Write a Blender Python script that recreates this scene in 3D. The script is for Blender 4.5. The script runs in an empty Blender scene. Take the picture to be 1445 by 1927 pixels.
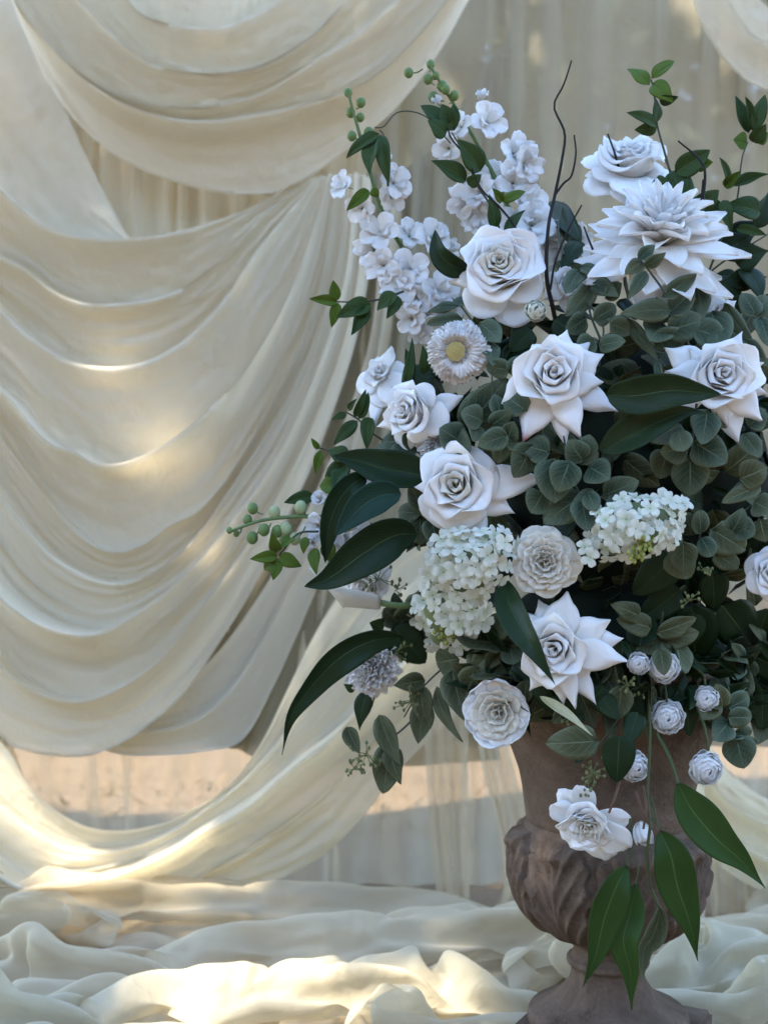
import bpy, math, random
import numpy as np
from mathutils import Vector, Matrix

sc = bpy.context.scene
COL = sc.collection
rng = random.Random(11)
nr = np.random.RandomState(5)

# ------------------------------------------------------------------ camera
FPX = 2400.0                      # focal length in photo pixels (photo 1445 x 1927)
cam_d = bpy.data.cameras.new('camera')
cam_d.sensor_fit = 'VERTICAL'
cam_d.sensor_height = 36.0
cam_d.lens = FPX / 1927.0 * 36.0
cam_d.clip_start = 0.05
cam_d.clip_end = 400.0
cam_d.dof.use_dof = True
cam_d.dof.focus_distance = 1.10
cam_d.dof.aperture_fstop = 6.5
cam = bpy.data.objects.new('camera', cam_d)
CAMH = 1.15                       # camera height above the ground
cam.location = (0, 0, CAMH)
cam.rotation_euler = (math.radians(90), 0, 0)
COL.objects.link(cam)
sc.camera = cam
FLOOR = 0.60                      # ground is this far below the camera in frame terms
GZ = CAMH - FLOOR                 # world height of the terrace the urn stands on

# ------------------------------------------------------------------ world and sun
SUN_DIR = Vector((0.62, 0.40, -0.80)).normalized()      # direction the light travels
w = bpy.data.worlds.new("World"); sc.world = w; w.use_nodes = True
wn = w.node_tree.nodes; wl = w.node_tree.links
bg = wn['Background']
sky = wn.new('ShaderNodeTexSky'); sky.sky_type = 'NISHITA'; sky.sun_disc = False
sky.sun_elevation = math.asin(-SUN_DIR.z)
sky.sun_rotation = math.atan2(-SUN_DIR.x, -SUN_DIR.y)
sky.air_density = 1.0; sky.dust_density = 0.3; sky.ozone_density = 1.5
bg.inputs[1].default_value = 0.15
wl.new(sky.outputs[0], bg.inputs[0])
sl = bpy.data.lights.new('sun', 'SUN'); sl.energy = 2.0; sl.angle = math.radians(0.6); sl.color = (1, .90, .76)
so = bpy.data.objects.new('sun', sl); COL.objects.link(so)
so.rotation_euler = SUN_DIR.to_track_quat('-Z', 'Y').to_euler(); so.location = (-3, -2, 5)

sc.view_settings.view_transform = 'Standard'
sc.view_settings.look = 'None'
sc.view_settings.exposure = 3.08
sc.view_settings.gamma = 1.0
sc.cycles.max_bounces = 10
sc.cycles.diffuse_bounces = 5
sc.cycles.transmission_bounces = 8
sc.cycles.transparent_max_bounces = 24
sc.cycles.sample_clamp_indirect = 6.0
sc.cycles.use_denoising = True

# ------------------------------------------------------------------ helpers
def P(px, py, d):
    """point at photo pixel (px,py) standing d metres in front of the lens"""
    return Vector(((px - 722.5) / FPX * d, d, CAMH - (py - 963.5) / FPX * d))

def tag(o, label=None, cat=None, group=None, kind=None):
    if label: o['label'] = label
    if cat: o['category'] = cat
    if group: o['group'] = group
    if kind: o['kind'] = kind
    return o

def new_mesh(name, V, F, uv=None, smooth=True, mat=None):
    me = bpy.data.meshes.new(name)
    V = np.asarray(V, dtype=np.float32).reshape(-1, 3)
    F = np.asarray(F, dtype=np.int32)
    n = len(F); k = F.shape[1]
    me.vertices.add(len(V)); me.vertices.foreach_set('co', V.ravel())
    me.loops.add(n * k); me.loops.foreach_set('vertex_index', F.ravel())
    me.polygons.add(n)
    me.polygons.foreach_set('loop_start', np.arange(0, n * k, k, dtype=np.int32))
    if smooth:
        me.polygons.foreach_set('use_smooth', np.ones(n, dtype=bool))
    if uv is not None:
        l = me.uv_layers.new(name='UVMap')
        uvv = np.asarray(uv, dtype=np.float32).reshape(-1, 2)[F.ravel()]
        l.data.foreach_set('uv', uvv.ravel())
    me.update(calc_edges=True)
    me.validate()
    if mat: me.materials.append(mat)
    return me

def grid_faces(nu, nv, wrap=False, off=0):
    i = np.arange(nu if wrap else nu - 1); j = np.arange(nv - 1)
    I, J = np.meshgrid(i, j, indexing='ij')
    I2 = (I + 1) % nu
    return np.stack([I * nv + J, I2 * nv + J, I2 * nv + J + 1, I * nv + J + 1], -1).reshape(-1, 4) + off

def grid_mesh(name, G, mat, thick=0.0, wrap=False, flip=False):
    """G: (nu,nv,3) grid -> mesh; thick gives it two skins and a closed rim"""
    nu, nv = G.shape[:2]
    u, v = np.meshgrid(np.linspace(0, 1, nu), np.linspace(0, 1, nv), indexing='ij')
    uv = np.stack([u, v], -1).reshape(-1, 2)
    F = grid_faces(nu, nv, wrap)
    if thick <= 0:
        if flip: F = F[:, ::-1]
        return new_mesh(name, G, F, uv, mat=mat)
    du = np.gradient(G, axis=0); dv = np.gradient(G, axis=1)
    N = np.cross(du, dv); N /= (np.linalg.norm(N, axis=2, keepdims=True) + 1e-12)
    A = (G + N * thick / 2).reshape(-1, 3); B = (G - N * thick / 2).reshape(-1, 3)
    n = nu * nv
    F2 = F[:, ::-1] + n
    ring = [i * nv for i in range(nu)] + [(nu - 1) * nv + j for j in range(1, nv)] + \
           [i * nv + nv - 1 for i in range(nu - 2, -1, -1)] + [j for j in range(nv - 2, 0, -1)]
    ring = np.array(ring); nx = np.roll(ring, -1)
    R = np.stack([nx, ring, ring + n, nx + n], -1)
    return new_mesh(name, np.vstack([A, B]), np.vstack([F, F2, R]), np.vstack([uv, uv]), mat=mat)

def link(name, me, parent=None, M=None):
    o = bpy.data.objects.new(name, me); COL.objects.link(o)
    if parent is not None: o.parent = parent
    if M is not None: o.matrix_basis = M
    return o

def empty(name, loc, label, cat, group=None):
    o = bpy.data.objects.new(name, None); COL.objects.link(o)
    o.empty_display_size = 0.02
    o.location = loc
    return tag(o, label, cat, group)

def join_meshes(name, parts, mat):
    """parts: list of (V,F quads)"""
    Vs, Fs, off = [], [], 0
    for V, F in parts:
        Vs.append(np.asarray(V, dtype=float).reshape(-1, 3)); Fs.append(np.asarray(F) + off); off += len(Vs[-1])
    return new_mesh(name, np.vstack(Vs), np.vstack(Fs), mat=mat)

def catmull(pts, n):
    """resample a polyline (k,d) by arc length with a Catmull-Rom spline"""
    p = np.asarray(pts, dtype=float)
    q = np.vstack([2 * p[0] - p[1], p, 2 * p[-1] - p[-2]])
    out = []
    for i in range(1, len(q) - 2):
        t = np.linspace(0, 1, 24, endpoint=False)[:, None]
        a, b, c, d = q[i - 1], q[i], q[i + 1], q[i + 2]
        out.append(0.5 * ((2 * b) + (-a + c) * t + (2 * a - 5 * b + 4 * c - d) * t ** 2 + (-a + 3 * b - 3 * c + d) * t ** 3))
    out = np.vstack(out + [q[-2][None]])
    s = np.concatenate([[0], np.cumsum(np.linalg.norm(np.diff(out[:, :min(3, out.shape[1])], axis=0), axis=1))])
    x = np.linspace(0, s[-1], n)
    return np.stack([np.interp(x, s, out[:, k]) for k in range(out.shape[1])], -1)

_perm = np.arange(256); np.random.RandomState(3).shuffle(_perm); _perm = np.concatenate([_perm, _perm])
_grad = np.stack([np.cos(np.arange(16) * math.pi / 8), np.sin(np.arange(16) * math.pi / 8)], -1)
def perlin(x, y):
    x = np.asarray(x, float); y = np.asarray(y, float)
    xi = np.floor(x).astype(int); yi = np.floor(y).astype(int)
    xf = x - xi; yf = y - yi
    u = xf ** 3 * (xf * (xf * 6 - 15) + 10); v = yf ** 3 * (yf * (yf * 6 - 15) + 10)
    def g(ix, iy, fx, fy):
        h = _perm[(_perm[ix & 255] + iy) & 255] & 15
        return _grad[h, 0] * fx + _grad[h, 1] * fy
    a = g(xi, yi, xf, yf); b = g(xi + 1, yi, xf - 1, yf)
    c = g(xi, yi + 1, xf, yf - 1); d = g(xi + 1, yi + 1, xf - 1, yf - 1)
    return (a * (1 - u) + b * u) * (1 - v) + (c * (1 - u) + d * u) * v

def sstep(x): x = np.clip(x, 0, 1); return x * x * (3 - 2 * x)

def tube_geo(pts, rad, ns=6):
    """pts (n,3) already smooth, rad scalar or list -> V,F"""
    p = np.asarray(pts, float); n = len(p)
    r = np.interp(np.linspace(0, 1, n), np.linspace(0, 1, len(np.atleast_1d(rad))), np.atleast_1d(rad))
    T = np.gradient(p, axis=0); T /= np.linalg.norm(T, axis=1, keepdims=True) + 1e-12
    up = np.array([0.13, 0.9, 0.31]); A = np.cross(T, up); A /= np.linalg.norm(A, axis=1, keepdims=True) + 1e-12
    B = np.cross(T, A)
    a = np.linspace(0, 2 * math.pi, ns, endpoint=False)
    V = p[None] + (np.cos(a)[:, None, None] * A[None] + np.sin(a)[:, None, None] * B[None]) * r[None, :, None]
    return V.reshape(-1, 3), grid_faces(ns, n, wrap=True)

def px_path(pts, n=24):
    """pts: (px,py,d) list -> smooth world path"""
    q = catmull(np.array(pts, float) * np.array([1, 1, 1000.0]), n) / np.array([1, 1, 1000.0])
    return np.array([P(*a) for a in q])

def lathe(name, prof, ns, mat, disp=None, dens=6):
    """prof list (r,z) -> smooth closed surface"""
    p = catmull(prof, dens * len(prof))
    a = np.linspace(0, 2 * math.pi, ns, endpoint=False)
    A, R = np.meshgrid(a, p[:, 0], indexing='ij'); _, Z = np.meshgrid(a, p[:, 1], indexing='ij')
    if disp is not None: R = R + disp(A, Z)
    V = np.stack([R * np.cos(A), R * np.sin(A), Z], -1)
    return new_mesh(name, V, grid_faces(ns, len(p), wrap=True), mat=mat)

# ------------------------------------------------------------------ materials
def mat_new(name):
    m = bpy.data.materials.new(name); m.use_nodes = True
    return m, m.node_tree.nodes, m.node_tree.links, m.node_tree.nodes['Principled BSDF']

def nmix(N, L, a, b, fac, mode='MIX'):
    n = N.new('ShaderNodeMix'); n.data_type = 'RGBA'; n.blend_type = mode
    for idx, val in ((6, a), (7, b), (0, fac)):
        if isinstance(val, (tuple, list)): n.inputs[idx].default_value = (*val, 1) if len(val) == 3 else val
        elif isinstance(val, (int, float)): n.inputs[idx].default_value = val
        else: L.new(val, n.inputs[idx])
    return n.outputs[2]

def nmath(N, L, op, a, b=None, c=None, clamp=False):
    n = N.new('ShaderNodeMath'); n.operation = op; n.use_clamp = clamp
    for i, v in enumerate((a, b, c)):
        if v is None: continue
        if isinstance(v, (int, float)): n.inputs[i].default_value = v
        else: L.new(v, n.inputs[i])
    return n.outputs[0]

def nnoise(N, L, scale, detail=3, rough=.5, coord=None, dist=0.0):
    n = N.new('ShaderNodeTexNoise'); n.inputs['Scale'].default_value = scale
    n.inputs['Detail'].default_value = detail; n.inputs['Roughness'].default_value = rough
    n.inputs['Distortion'].default_value = dist
    if coord is not None: L.new(coord, n.inputs['Vector'])
    return n.outputs[0]

def nramp(N, L, fac, stops):
    n = N.new('ShaderNodeValToRGB'); L.new(fac, n.inputs[0])
    e = n.color_ramp.elements
    e[0].position, e[0].color = stops[0][0], (*stops[0][1], 1)
    e[1].position, e[1].color = stops[-1][0], (*stops[-1][1], 1)
    for p_, c_ in stops[1:-1]:
        x = e.new(p_); x.color = (*c_, 1)
    return n.outputs[0]

def nbump(N, L, h, strength, dist, normal_in=None):
    n = N.new('ShaderNodeBump'); n.inputs['Strength'].default_value = strength
    n.inputs['Distance'].default_value = dist; L.new(h, n.inputs['Height'])
    return n.outputs[0]

def sheer_mat(name, col, alpha, transl=0.45, rough=0.55):
    """thin woven cloth: a straight look through one ply lets 1-alpha past, a slanted one less"""
    m, N, L, bs = mat_new(name)
    N.remove(bs); out = N['Material Output']
    tc = N.new('ShaderNodeTexCoord')
    weave = nnoise(N, L, 900, 2, .6, tc.outputs['Object'])
    crease = nnoise(N, L, 34, 5, .6, tc.outputs['Object'], 1.2)
    hsum = nmath(N, L, 'ADD', nmath(N, L, 'MULTIPLY', weave, .12), crease)
    bmp = nbump(N, L, hsum, 0.5, 0.006)
    tone = nnoise(N, L, 3.0, 3, .5, tc.outputs['Object'])
    c = nmix(N, L, col, tuple(x * y for x, y in zip(col, (.93, .93, .90))), tone)
    df = N.new('ShaderNodeBsdfDiffuse'); L.new(c, df.inputs[0]); L.new(bmp, df.inputs['Normal'])
    tr = N.new('ShaderNodeBsdfTranslucent'); L.new(c, tr.inputs[0]); L.new(bmp, tr.inputs['Normal'])
    mx = N.new('ShaderNodeMixShader'); mx.inputs[0].default_value = transl
    L.new(df.outputs[0], mx.inputs[1]); L.new(tr.outputs[0], mx.inputs[2])
    sh = N.new('ShaderNodeBsdfSheen') if hasattr(bpy.types, 'ShaderNodeBsdfSheen') else None
    g = N.new('ShaderNodeNewGeometry')
    dp = N.new('ShaderNodeVectorMath'); dp.operation = 'DOT_PRODUCT'
    L.new(g.outputs['Normal'], dp.inputs[0]); L.new(g.outputs['Incoming'], dp.inputs[1])
    ct = nmath(N, L, 'MAXIMUM', nmath(N, L, 'ABSOLUTE', dp.outputs['Value']), 0.08)
    pw = nmath(N, L, 'POWER', 1 - alpha, nmath(N, L, 'DIVIDE', 1.0, ct))
    tp = N.new('ShaderNodeBsdfTransparent')
    mm = N.new('ShaderNodeMixShader'); L.new(pw, mm.inputs[0])
    L.new(mx.outputs[0], mm.inputs[1]); L.new(tp.outputs[0], mm.inputs[2])
    L.new(mm.outputs[0], out.inputs['Surface'])
    return m

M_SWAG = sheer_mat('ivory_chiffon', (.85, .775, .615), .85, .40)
M_SWAG_GLOW = sheer_mat('ivory_chiffon_painted_glow', (.97, .88, .68), .86, .52)  # same chiffon made brighter and warmer: backlight glow put into its colour
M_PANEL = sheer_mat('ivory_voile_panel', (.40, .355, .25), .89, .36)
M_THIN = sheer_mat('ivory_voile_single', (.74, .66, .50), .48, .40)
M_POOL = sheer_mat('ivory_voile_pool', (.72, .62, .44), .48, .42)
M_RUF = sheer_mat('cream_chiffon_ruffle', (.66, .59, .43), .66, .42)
# ------------------------------------------------------------------ ground
def make_ground():
    m, N, L, bs = mat_new('dry_ground')
    tc = N.new('ShaderNodeTexCoord')
    n1 = nnoise(N, L, 1.3, 5, .6, tc.outputs['Object'], .4)
    n2 = nnoise(N, L, 60, 4, .7, tc.outputs['Object'])
    n3 = nnoise(N, L, 9, 4, .6, tc.outputs['Object'], .5)
    c = nramp(N, L, n1, [(.30, (.22, .15, .085)), (.5, (.30, .19, .10)), (.72, (.27, .195, .12))])
    c = nmix(N, L, c, (.16, .11, .06), nmath(N, L, 'MULTIPLY', n3, .55))
    c = nmix(N, L, c, (.30, .23, .15), nmath(N, L, 'MULTIPLY', n2, .35))
    L.new(c, bs.inputs['Base Color']); bs.inputs['Roughness'].default_value = .95
    L.new(nbump(N, L, nmath(N, L, 'ADD', n2, n3), .6, .02), bs.inputs['Normal'])
    n = 90
    xs = np.sign(np.linspace(-1, 1, n)) * np.abs(np.linspace(-1, 1, n)) ** 3 * 200
    X, Y = np.meshgrid(xs, xs, indexing='ij')
    Z = GZ + perlin(X * .4 + 3.1, Y * .4) * .03 * np.clip((Y - 2.4), 0, 1)
    o = link('ground', new_mesh('ground', np.stack([X, Y, Z], -1), grid_faces(n, n), mat=m))
    tag(o, kind='structure')
    # dry grass tufts beyond the drapes: nobody could count them
    gm, N, L, bs = mat_new('dry_grass')
    oi = N.new('ShaderNodeTexCoord')
    c = nramp(N, L, nnoise(N, L, 4, 2, .5, oi.outputs['Object']), [(.3, (.20, .13, .05)), (.7, (.32, .23, .11))])
    L.new(c, bs.inputs['Base Color']); bs.inputs['Roughness'].default_value = .8
    k = 14000
    x = nr.uniform(-3.2, 3.2, k); y = 2.35 + nr.rand(k) ** 1.6 * 6.0
    keep = perlin(x * 1.7, y * 1.7) > -.12; x = x[keep]; y = y[keep]; k = len(x)
    h = nr.uniform(.01, .035, k); a = nr.uniform(0, 6.28, k); b = nr.uniform(-.04, .04, (k, 2)); wd = nr.uniform(.0015, .004, k)
    p0 = np.stack([x - np.cos(a) * wd, y - np.sin(a) * wd, np.full(k, GZ)], -1)
    p1 = np.stack([x + np.cos(a) * wd, y + np.sin(a) * wd, np.full(k, GZ)], -1)
    p2 = np.stack([x + b[:, 0], y + b[:, 1], GZ + h], -1)
    V = np.stack([p0, p1, p2], 1).reshape(-1, 3); F = np.arange(3 * k).reshape(-1, 3)
    o = link('dry_grass', new_mesh('dry_grass', V, F, mat=gm, smooth=False)); tag(o, 'short dry straw coloured grass on the ground behind the drapes', 'grass', kind='stuff')
make_ground()

def leaf_cloud(n, cx, cy, cz, rx, ry, rz, size, dens_scale, thr, keepf=None):
    """many leaf quads in a lumpy ellipsoid"""
    out = []
    p = nr.normal(0, 1, (n * 4, 3)); p /= np.linalg.norm(p, axis=1, keepdims=True)
    p *= nr.rand(n * 4, 1) ** .45
    q = p * np.array([rx, ry, rz]) + np.array([cx, cy, cz])
    nz = perlin(q[:, 0] * dens_scale + 5, q[:, 1] * dens_scale + q[:, 2] * dens_scale * .7)
    k = nz > thr
    if keepf is not None: k &= keepf(q)
    q = q[k][:n]; n = len(q)
    d = nr.normal(0, 1, (n, 3)); d /= np.linalg.norm(d, axis=1, keepdims=True)
    e = np.cross(d, nr.normal(0, 1, (n, 3))); e /= np.linalg.norm(e, axis=1, keepdims=True)
    s = size * nr.uniform(.6, 1.2, (n, 1))
    V = np.stack([q - d * s, q + e * s * .42, q + d * s, q - e * s * .42], 1).reshape(-1, 3)
    return V, np.arange(4 * n).reshape(-1, 4)

def leafmat(name, c1, c2, transl=.25):
    m, N, L, bs = mat_new(name)
    tc = N.new('ShaderNodeTexCoord')
    c = nmix(N, L, c1, c2, nnoise(N, L, 3, 2, .5, tc.outputs['Object']))
    L.new(c, bs.inputs['Base Color']); bs.inputs['Roughness'].default_value = .6
    return m
M_FAR = leafmat('tree_foliage', (.05, .075, .03), (.10, .13, .05))
bark, _N, _L, _b = mat_new('bark'); _b.inputs['Roughness'].default_value = .9
_L.new(nramp(_N, _L, nnoise(_N, _L, 14, 5, .6), [(.3, (.07, .05, .035)), (.7, (.17, .13, .09))]), _b.inputs['Base Color'])

# points to be sunlit; the crown gets gaps cut along their sun rays
SUNNY = [(P(215, 862, 1.84), .018), (P(120, 1652, 1.78), .040), (P(10, 1480, 1.85), .045),
         (P(370, 985, 1.84), .018), (P(430, 1880, 1.46), .035), (P(590, 1895, 1.42), .04), (P(740, 1915, 1.40), .035), (P(880, 1905, 1.40), .03), (P(330, 1915, 1.36), .05),
         (P(190, 1330, 1.82), .020), (P(150, 1580, 1.84), .012), (P(350, 20, 1.84), .012), (P(215, 695, 1.84), .02),
         (P(985, 1480, 1.2), .008), (P(975, 1640, 1.2), .012), (P(300, 1650, 1.78), .025),
         (Vector((-.75, 2.80, GZ)), .14), (Vector((-.45, 2.74, GZ)), .15), (Vector((-.12, 2.70, GZ)), .15), (Vector((.2, 2.66, GZ)), .13),
         (P(430, 1640, 1.78), .02), (P(330, 830, 1.84), .022)]
SD = np.array(SUN_DIR)
def not_sunny(q):
    k = np.ones(len(q), bool)
    for pt, r in SUNNY:
        v = q - np.array(pt); t = v @ SD; dd = np.linalg.norm(v - t[:, None] * SD, axis=1)
        k &= ~((dd < r * 1.25 + .02) & (t < 0))
    for pt, r in ((P(620, 1480, 1.83), .15), (P(850, 1330, 1.9), .10), (P(330, 1650, 1.8), .10), (P(640, 1880, 1.42), .20)):
        v = q - np.array(pt); t = v @ SD; dd = np.linalg.norm(v - t[:, None] * SD, axis=1)
        k &= ~((dd < r) & (t < 0) & (nr.rand(len(q)) < .72))
    return k
def shade_tree():  # unseen tree added to throw shade over the bouquet and drapes
    root = empty('shade_tree', (-4.6, -1.2, GZ), 'unseen leafy tree added so that its crown shades the flowers and drapes', 'tree')
    def loc(V): return V - np.array(root.location)
    V, F = leaf_cloud(28000, -2.0, -.14, 3.9, 2.9, 1.28, .7, .075, 1.4, -.50, not_sunny)
    link('crown', new_mesh('crown', loc(V), F, mat=M_FAR, smooth=False), root)
    parts = [tube_geo(catmull([(-4.6, -1.2, GZ - .1), (-4.5, -1.15, 1.9), (-4.2, -1.0, 3.2), (-3.9, -.9, 3.9)], 20) - np.array(root.location), [.17, .14, .11, .07], 10)]
    for tgt in ((-2.6, .8, 4.1), (-1.6, -.6, 4.0), (-2.9, -1.7, 4.1), (-3.8, .2, 4.2)):
        parts.append(tube_geo(catmull([(-4.3, -1.05, 2.8), ((-4.3 + tgt[0]) / 2, (-1.05 + tgt[1]) / 2, 3.7), tgt], 14) - np.array(root.location), [.07, .045, .012], 7))
    link('trunk', join_meshes('trunk', parts, bark), root)
shade_tree()
def near_wood():  # unseen trees added to dim frontal light so light from above dominates
    parts = []
    for i in range(22):
        a = math.radians(-175 + i * 8.1); rad = 8.5 + rng.uniform(-.6, .8); x = math.cos(a) * rad; y = math.sin(a) * rad; h = rng.uniform(3.2, 5.0)
        parts.append(leaf_cloud(800, x, y, GZ + h * .5, 1.5, 1.5, h * .55, .26, .8, -.35))
    o = link('added_wood', join_meshes('added_wood', parts, M_FAR)); tag(o, 'ring of unseen trees added behind the viewer to cut the frontal light', 'trees', kind='stuff')
near_wood()
def far_wood():
    parts = []
    for i in range(26):
        x = -15 + i * 1.2 + rng.uniform(-.3, .3); y = 9.5 + rng.uniform(-.5, .8); h = rng.uniform(8.6, 9.4)
        parts.append(leaf_cloud(3000, x, y, GZ + h * .46, 1.3, .9, h * .58, .20, .8, -.9))
    o = link('far_wood', join_meshes('far_wood', parts, M_FAR)); tag(o, 'tall dark hedge of trees seen dimly through the sheer drapes', 'trees', kind='stuff')
far_wood()

# ------------------------------------------------------------------ drapes
def drape(name, label, curves, depth, amp, mat, nu=200, nsub=16, wr=.0035, wf=(5, 3), cat='drape', rise=.76, over=.015, seed=0,
          sym=False, parent=None, minw=.85):
    """curves: fold ridges in photo pixels, top to bottom; the cloth sags back under each ridge and
    rolls forward again into the next.  depth: scalar or one value per curve."""
    k = len(curves)
    curves = [([(c[0][0] - 150, c[0][1] + (c[0][1] - c[1][1]) / (c[1][0] - c[0][0]) * 110)] + list(c)) if (c[0][0] <= -50 and c[1][0] > -45) else c for c in curves]
    C = np.stack([catmull(c, nu) for c in curves])               # k,nu,2
    D = np.full(k, depth, float) if np.isscalar(depth) else np.array(depth, float)
    A = np.full(k, amp, float) if np.isscalar(amp) else np.array(amp, float)
    Cx = np.concatenate([2 * C[:1] - C[1:2], C, 2 * C[-1:] - C[-2:-1]])
    rows, dep = [], []
    sp = np.linalg.norm(np.diff(C, axis=0), axis=2)               # k-1,nu local spacing in px
    for i in range(k - 1):
        fs = np.linspace(0, 1, nsub, endpoint=(i == k - 2))
        a, b, c, d = Cx[i], Cx[i + 1], Cx[i + 2], Cx[i + 3]
        lim = sp[i] / FPX * D[i] * minw
        for f in fs:
            if sym:
                g = f; h = .5 + .5 * math.cos(2 * math.pi * f)
            else:
                if f < rise: g = f / rise * (1 + over); h = 1 - float(sstep((f / rise) ** .9))
                else: tt = (f - rise) / (1 - rise); g = 1 + over * (1 - float(sstep(tt))); h = float(sstep(tt))
            if not sym: h = .80 * h + .34 * math.exp(-(min(f * .8, 1 - f) / .085) ** 2)
            t = g
            row = 0.5 * ((2 * b) + (-a + c) * t + (2 * a - 5 * b + 4 * c - d) * t ** 2 + (-a + 3 * b - 3 * c + d) * t ** 3)
            row = row * .35 + (b + (c - b) * t) * .65
            am = np.minimum(A[i] * (1 - f) + A[i + 1] * f, lim)
            rows.append(row); dep.append((D[i] * (1 - f) + D[i + 1] * f) - am * h)
    R = np.stack(rows, 1); dp = np.stack(dep, 1)                  # nu,nrows
    n2 = R.shape[1]
    U, Vv = np.meshgrid(np.linspace(0, 1, nu), np.linspace(0, k - 1, n2), indexing='ij')
    w_ = .55 * perlin(U * 2.6 + seed, Vv * 7.5 + seed * 2 + 1.2 * perlin(U * 3, Vv)) + .22 * perlin(U * 5 + 4, Vv * 12 + seed) - .85 * np.exp(-(perlin(U * 2.4 + seed * 1.3, Vv * 2.9 + seed + .8 * perlin(U * 2, Vv * .7)) / .055) ** 2) * (.35 + np.clip(perlin(U * 4, Vv * 1.3 + 8) * 2.2, 0, 1)) + .8 * perlin(U * wf[0] + seed * 7.3, Vv * wf[1] + seed) + .55 * perlin(U * wf[0] * 2.3 + 9, Vv * wf[1] * 2.7 + seed * 3 + 4) + .3 * perlin(U * 31 + seed, Vv * 6.1)
    spc = np.repeat(np.vstack([sp, sp[-1:]]).T, 1, axis=1)
    dens = np.stack([np.interp(np.linspace(0, k - 1, n2), np.arange(k), spc[i]) for i in range(nu)])
    dp = dp + w_ * wr * np.clip(dens / 60, .12, 1)
    X = (R[..., 0] - 722.5) / FPX * D.mean(); Z = CAMH - (R[..., 1] - 963.5) / FPX * D.mean()
    G = np.stack([X, dp, Z], -1)
    return G, grid_mesh(name, G, mat)

def drape_thing(name, label, cat, *args, **kw):
    mat = args[3]
    G, me = drape(name, label, *args, **kw)
    o = bpy.data.objects.new(name, me); COL.objects.link(o)
    tag(o, label, cat)
    return o

# back panel, vertical folds over the whole opening
def vfolds(x0, x1, n, ytop, ybot, lean=0.0, jit=.25, seed=1, fan=None):
    r = random.Random(seed); out = []
    for i in range(n):
        t = (i + (r.uniform(-jit, jit) if 0 < i < n - 1 else 0)) / (n - 1)
        x = x0 + (x1 - x0) * t
        ln = lean * (1 if fan is None else fan(t))
        out.append([(x, ytop), (x + ln * .25 + r.uniform(-4, 4), ytop + (ybot - ytop) * .3), (x + ln * .6 + r.uniform(-6, 6), ytop + (ybot - ytop) * .65), (x + ln, ybot)])
    return out
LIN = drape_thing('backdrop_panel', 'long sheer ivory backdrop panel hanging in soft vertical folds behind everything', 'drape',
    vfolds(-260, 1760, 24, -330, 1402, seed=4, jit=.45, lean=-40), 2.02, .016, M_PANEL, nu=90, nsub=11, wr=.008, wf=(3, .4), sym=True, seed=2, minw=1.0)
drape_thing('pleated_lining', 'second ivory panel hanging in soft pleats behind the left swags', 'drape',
    vfolds(-200, 700, 20, -330, 1380, seed=14, jit=.45, lean=-30), 1.985, .014, M_SWAG_GLOW, nu=90, nsub=11, wr=.008, wf=(3, .4), sym=True, seed=5, minw=1.0)
THIN = drape_thing('backdrop_veil', 'thin single veil in front of the dry ground below the backdrop panel', 'drape',
    vfolds(-160, 1560, 20, 1250, 1790, seed=8, jit=.4), 2.06, .02, M_THIN, nu=50, nsub=9, wr=.006, wf=(2, .5), sym=True, seed=3, minw=1.0)

TOP = [
 [(205,-70),(262,37),(311,68),(374,80),(436,78),(492,56),(560,12),(640,-70)],
 [(115,-70),(143,0),(212,81),(274,137),(336,162),(436,167),(517,149),(598,93),(660,25),(740,-70)],
 [(20,-70),(44,19),(106,106),(162,162),(249,212),(349,230),(436,221),(523,193),(623,137),(716,68),(840,-60)],
 [(10,-70),(50,37),(149,149),(237,218),(324,249),(398,257),(473,249),(592,224),(685,187),(778,106),(862,0),(900,-60)],
 [(0,-60),(40,50),(106,180),(190,270),(262,312),(324,335),(405,354),(500,358),(560,339),(640,285),(740,200),(820,100),(905,-50)],
]
TOPX = [[(330,-90),(350,-30),(400,-5),(440,-5),(480,-30),(520,-90)]] + TOP
drape_thing('top_swag', 'big ivory chiffon swag curving across the top left corner of the backdrop', 'drape',
    TOPX, [1.90,1.88,1.86,1.85,1.85,1.90], [.045,.07,.075,.065,.05,.004], M_SWAG, nu=220, nsub=22, wr=.008, seed=1)

MID = [
 [(30,-60),(60,60),(95,160),(150,280),(200,380),(240,440),(300,440),(400,415),(490,375),(560,335)],
 [(-60,280),(-20,330),(30,380),(100,440),(180,466),(260,468),(340,455),(420,422),(490,385),(575,335)],
 [(-60,430),(-20,480),(30,500),(70,520),(120,560),(180,583),(250,583),(320,570),(380,538),(440,480),(500,410),(590,335)],
 [(-60,500),(-20,545),(20,590),(80,645),(147,687),(210,700),(273,695),(326,674),(379,637),(440,570),(500,480),(550,410),(605,335)],
 [(-60,660),(3,721),(53,758),(95,810),(132,842),(168,852),(210,876),(263,874),(326,847),(389,800),(447,742),(500,668),(545,580),(585,470),(620,335)],
 [(-60,720),(-10,780),(40,850),(100,930),(160,1000),(220,1035),(280,1025),(330,990),(380,965),(430,910),(480,830),(530,740),(575,640),(610,520),(637,335)],
 [(-60,820),(0,900),(60,980),(126,1050),(210,1090),(274,1085),(335,1050),(395,985),(450,905),(500,830),(550,740),(598,635),(635,500),(652,335)],
 [(-60,960),(0,1053),(53,1121),(132,1171),(210,1179),(274,1147),(342,1095),(400,1037),(458,963),(516,880),(568,780),(622,640),(655,500),(668,335)],
 [(-60,1130),(0,1215),(60,1275),(138,1308),(208,1300),(285,1255),(350,1190),(420,1100),(480,1010),(540,910),(600,780),(650,640),(677,500),(683,335)],
 [(-60,1330),(0,1380),(42,1407),(138,1422),(208,1406),(277,1366),(346,1304),(415,1205),(480,1100),(545,970),(610,820),(670,640),(698,480),(698,335)],
]
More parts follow.
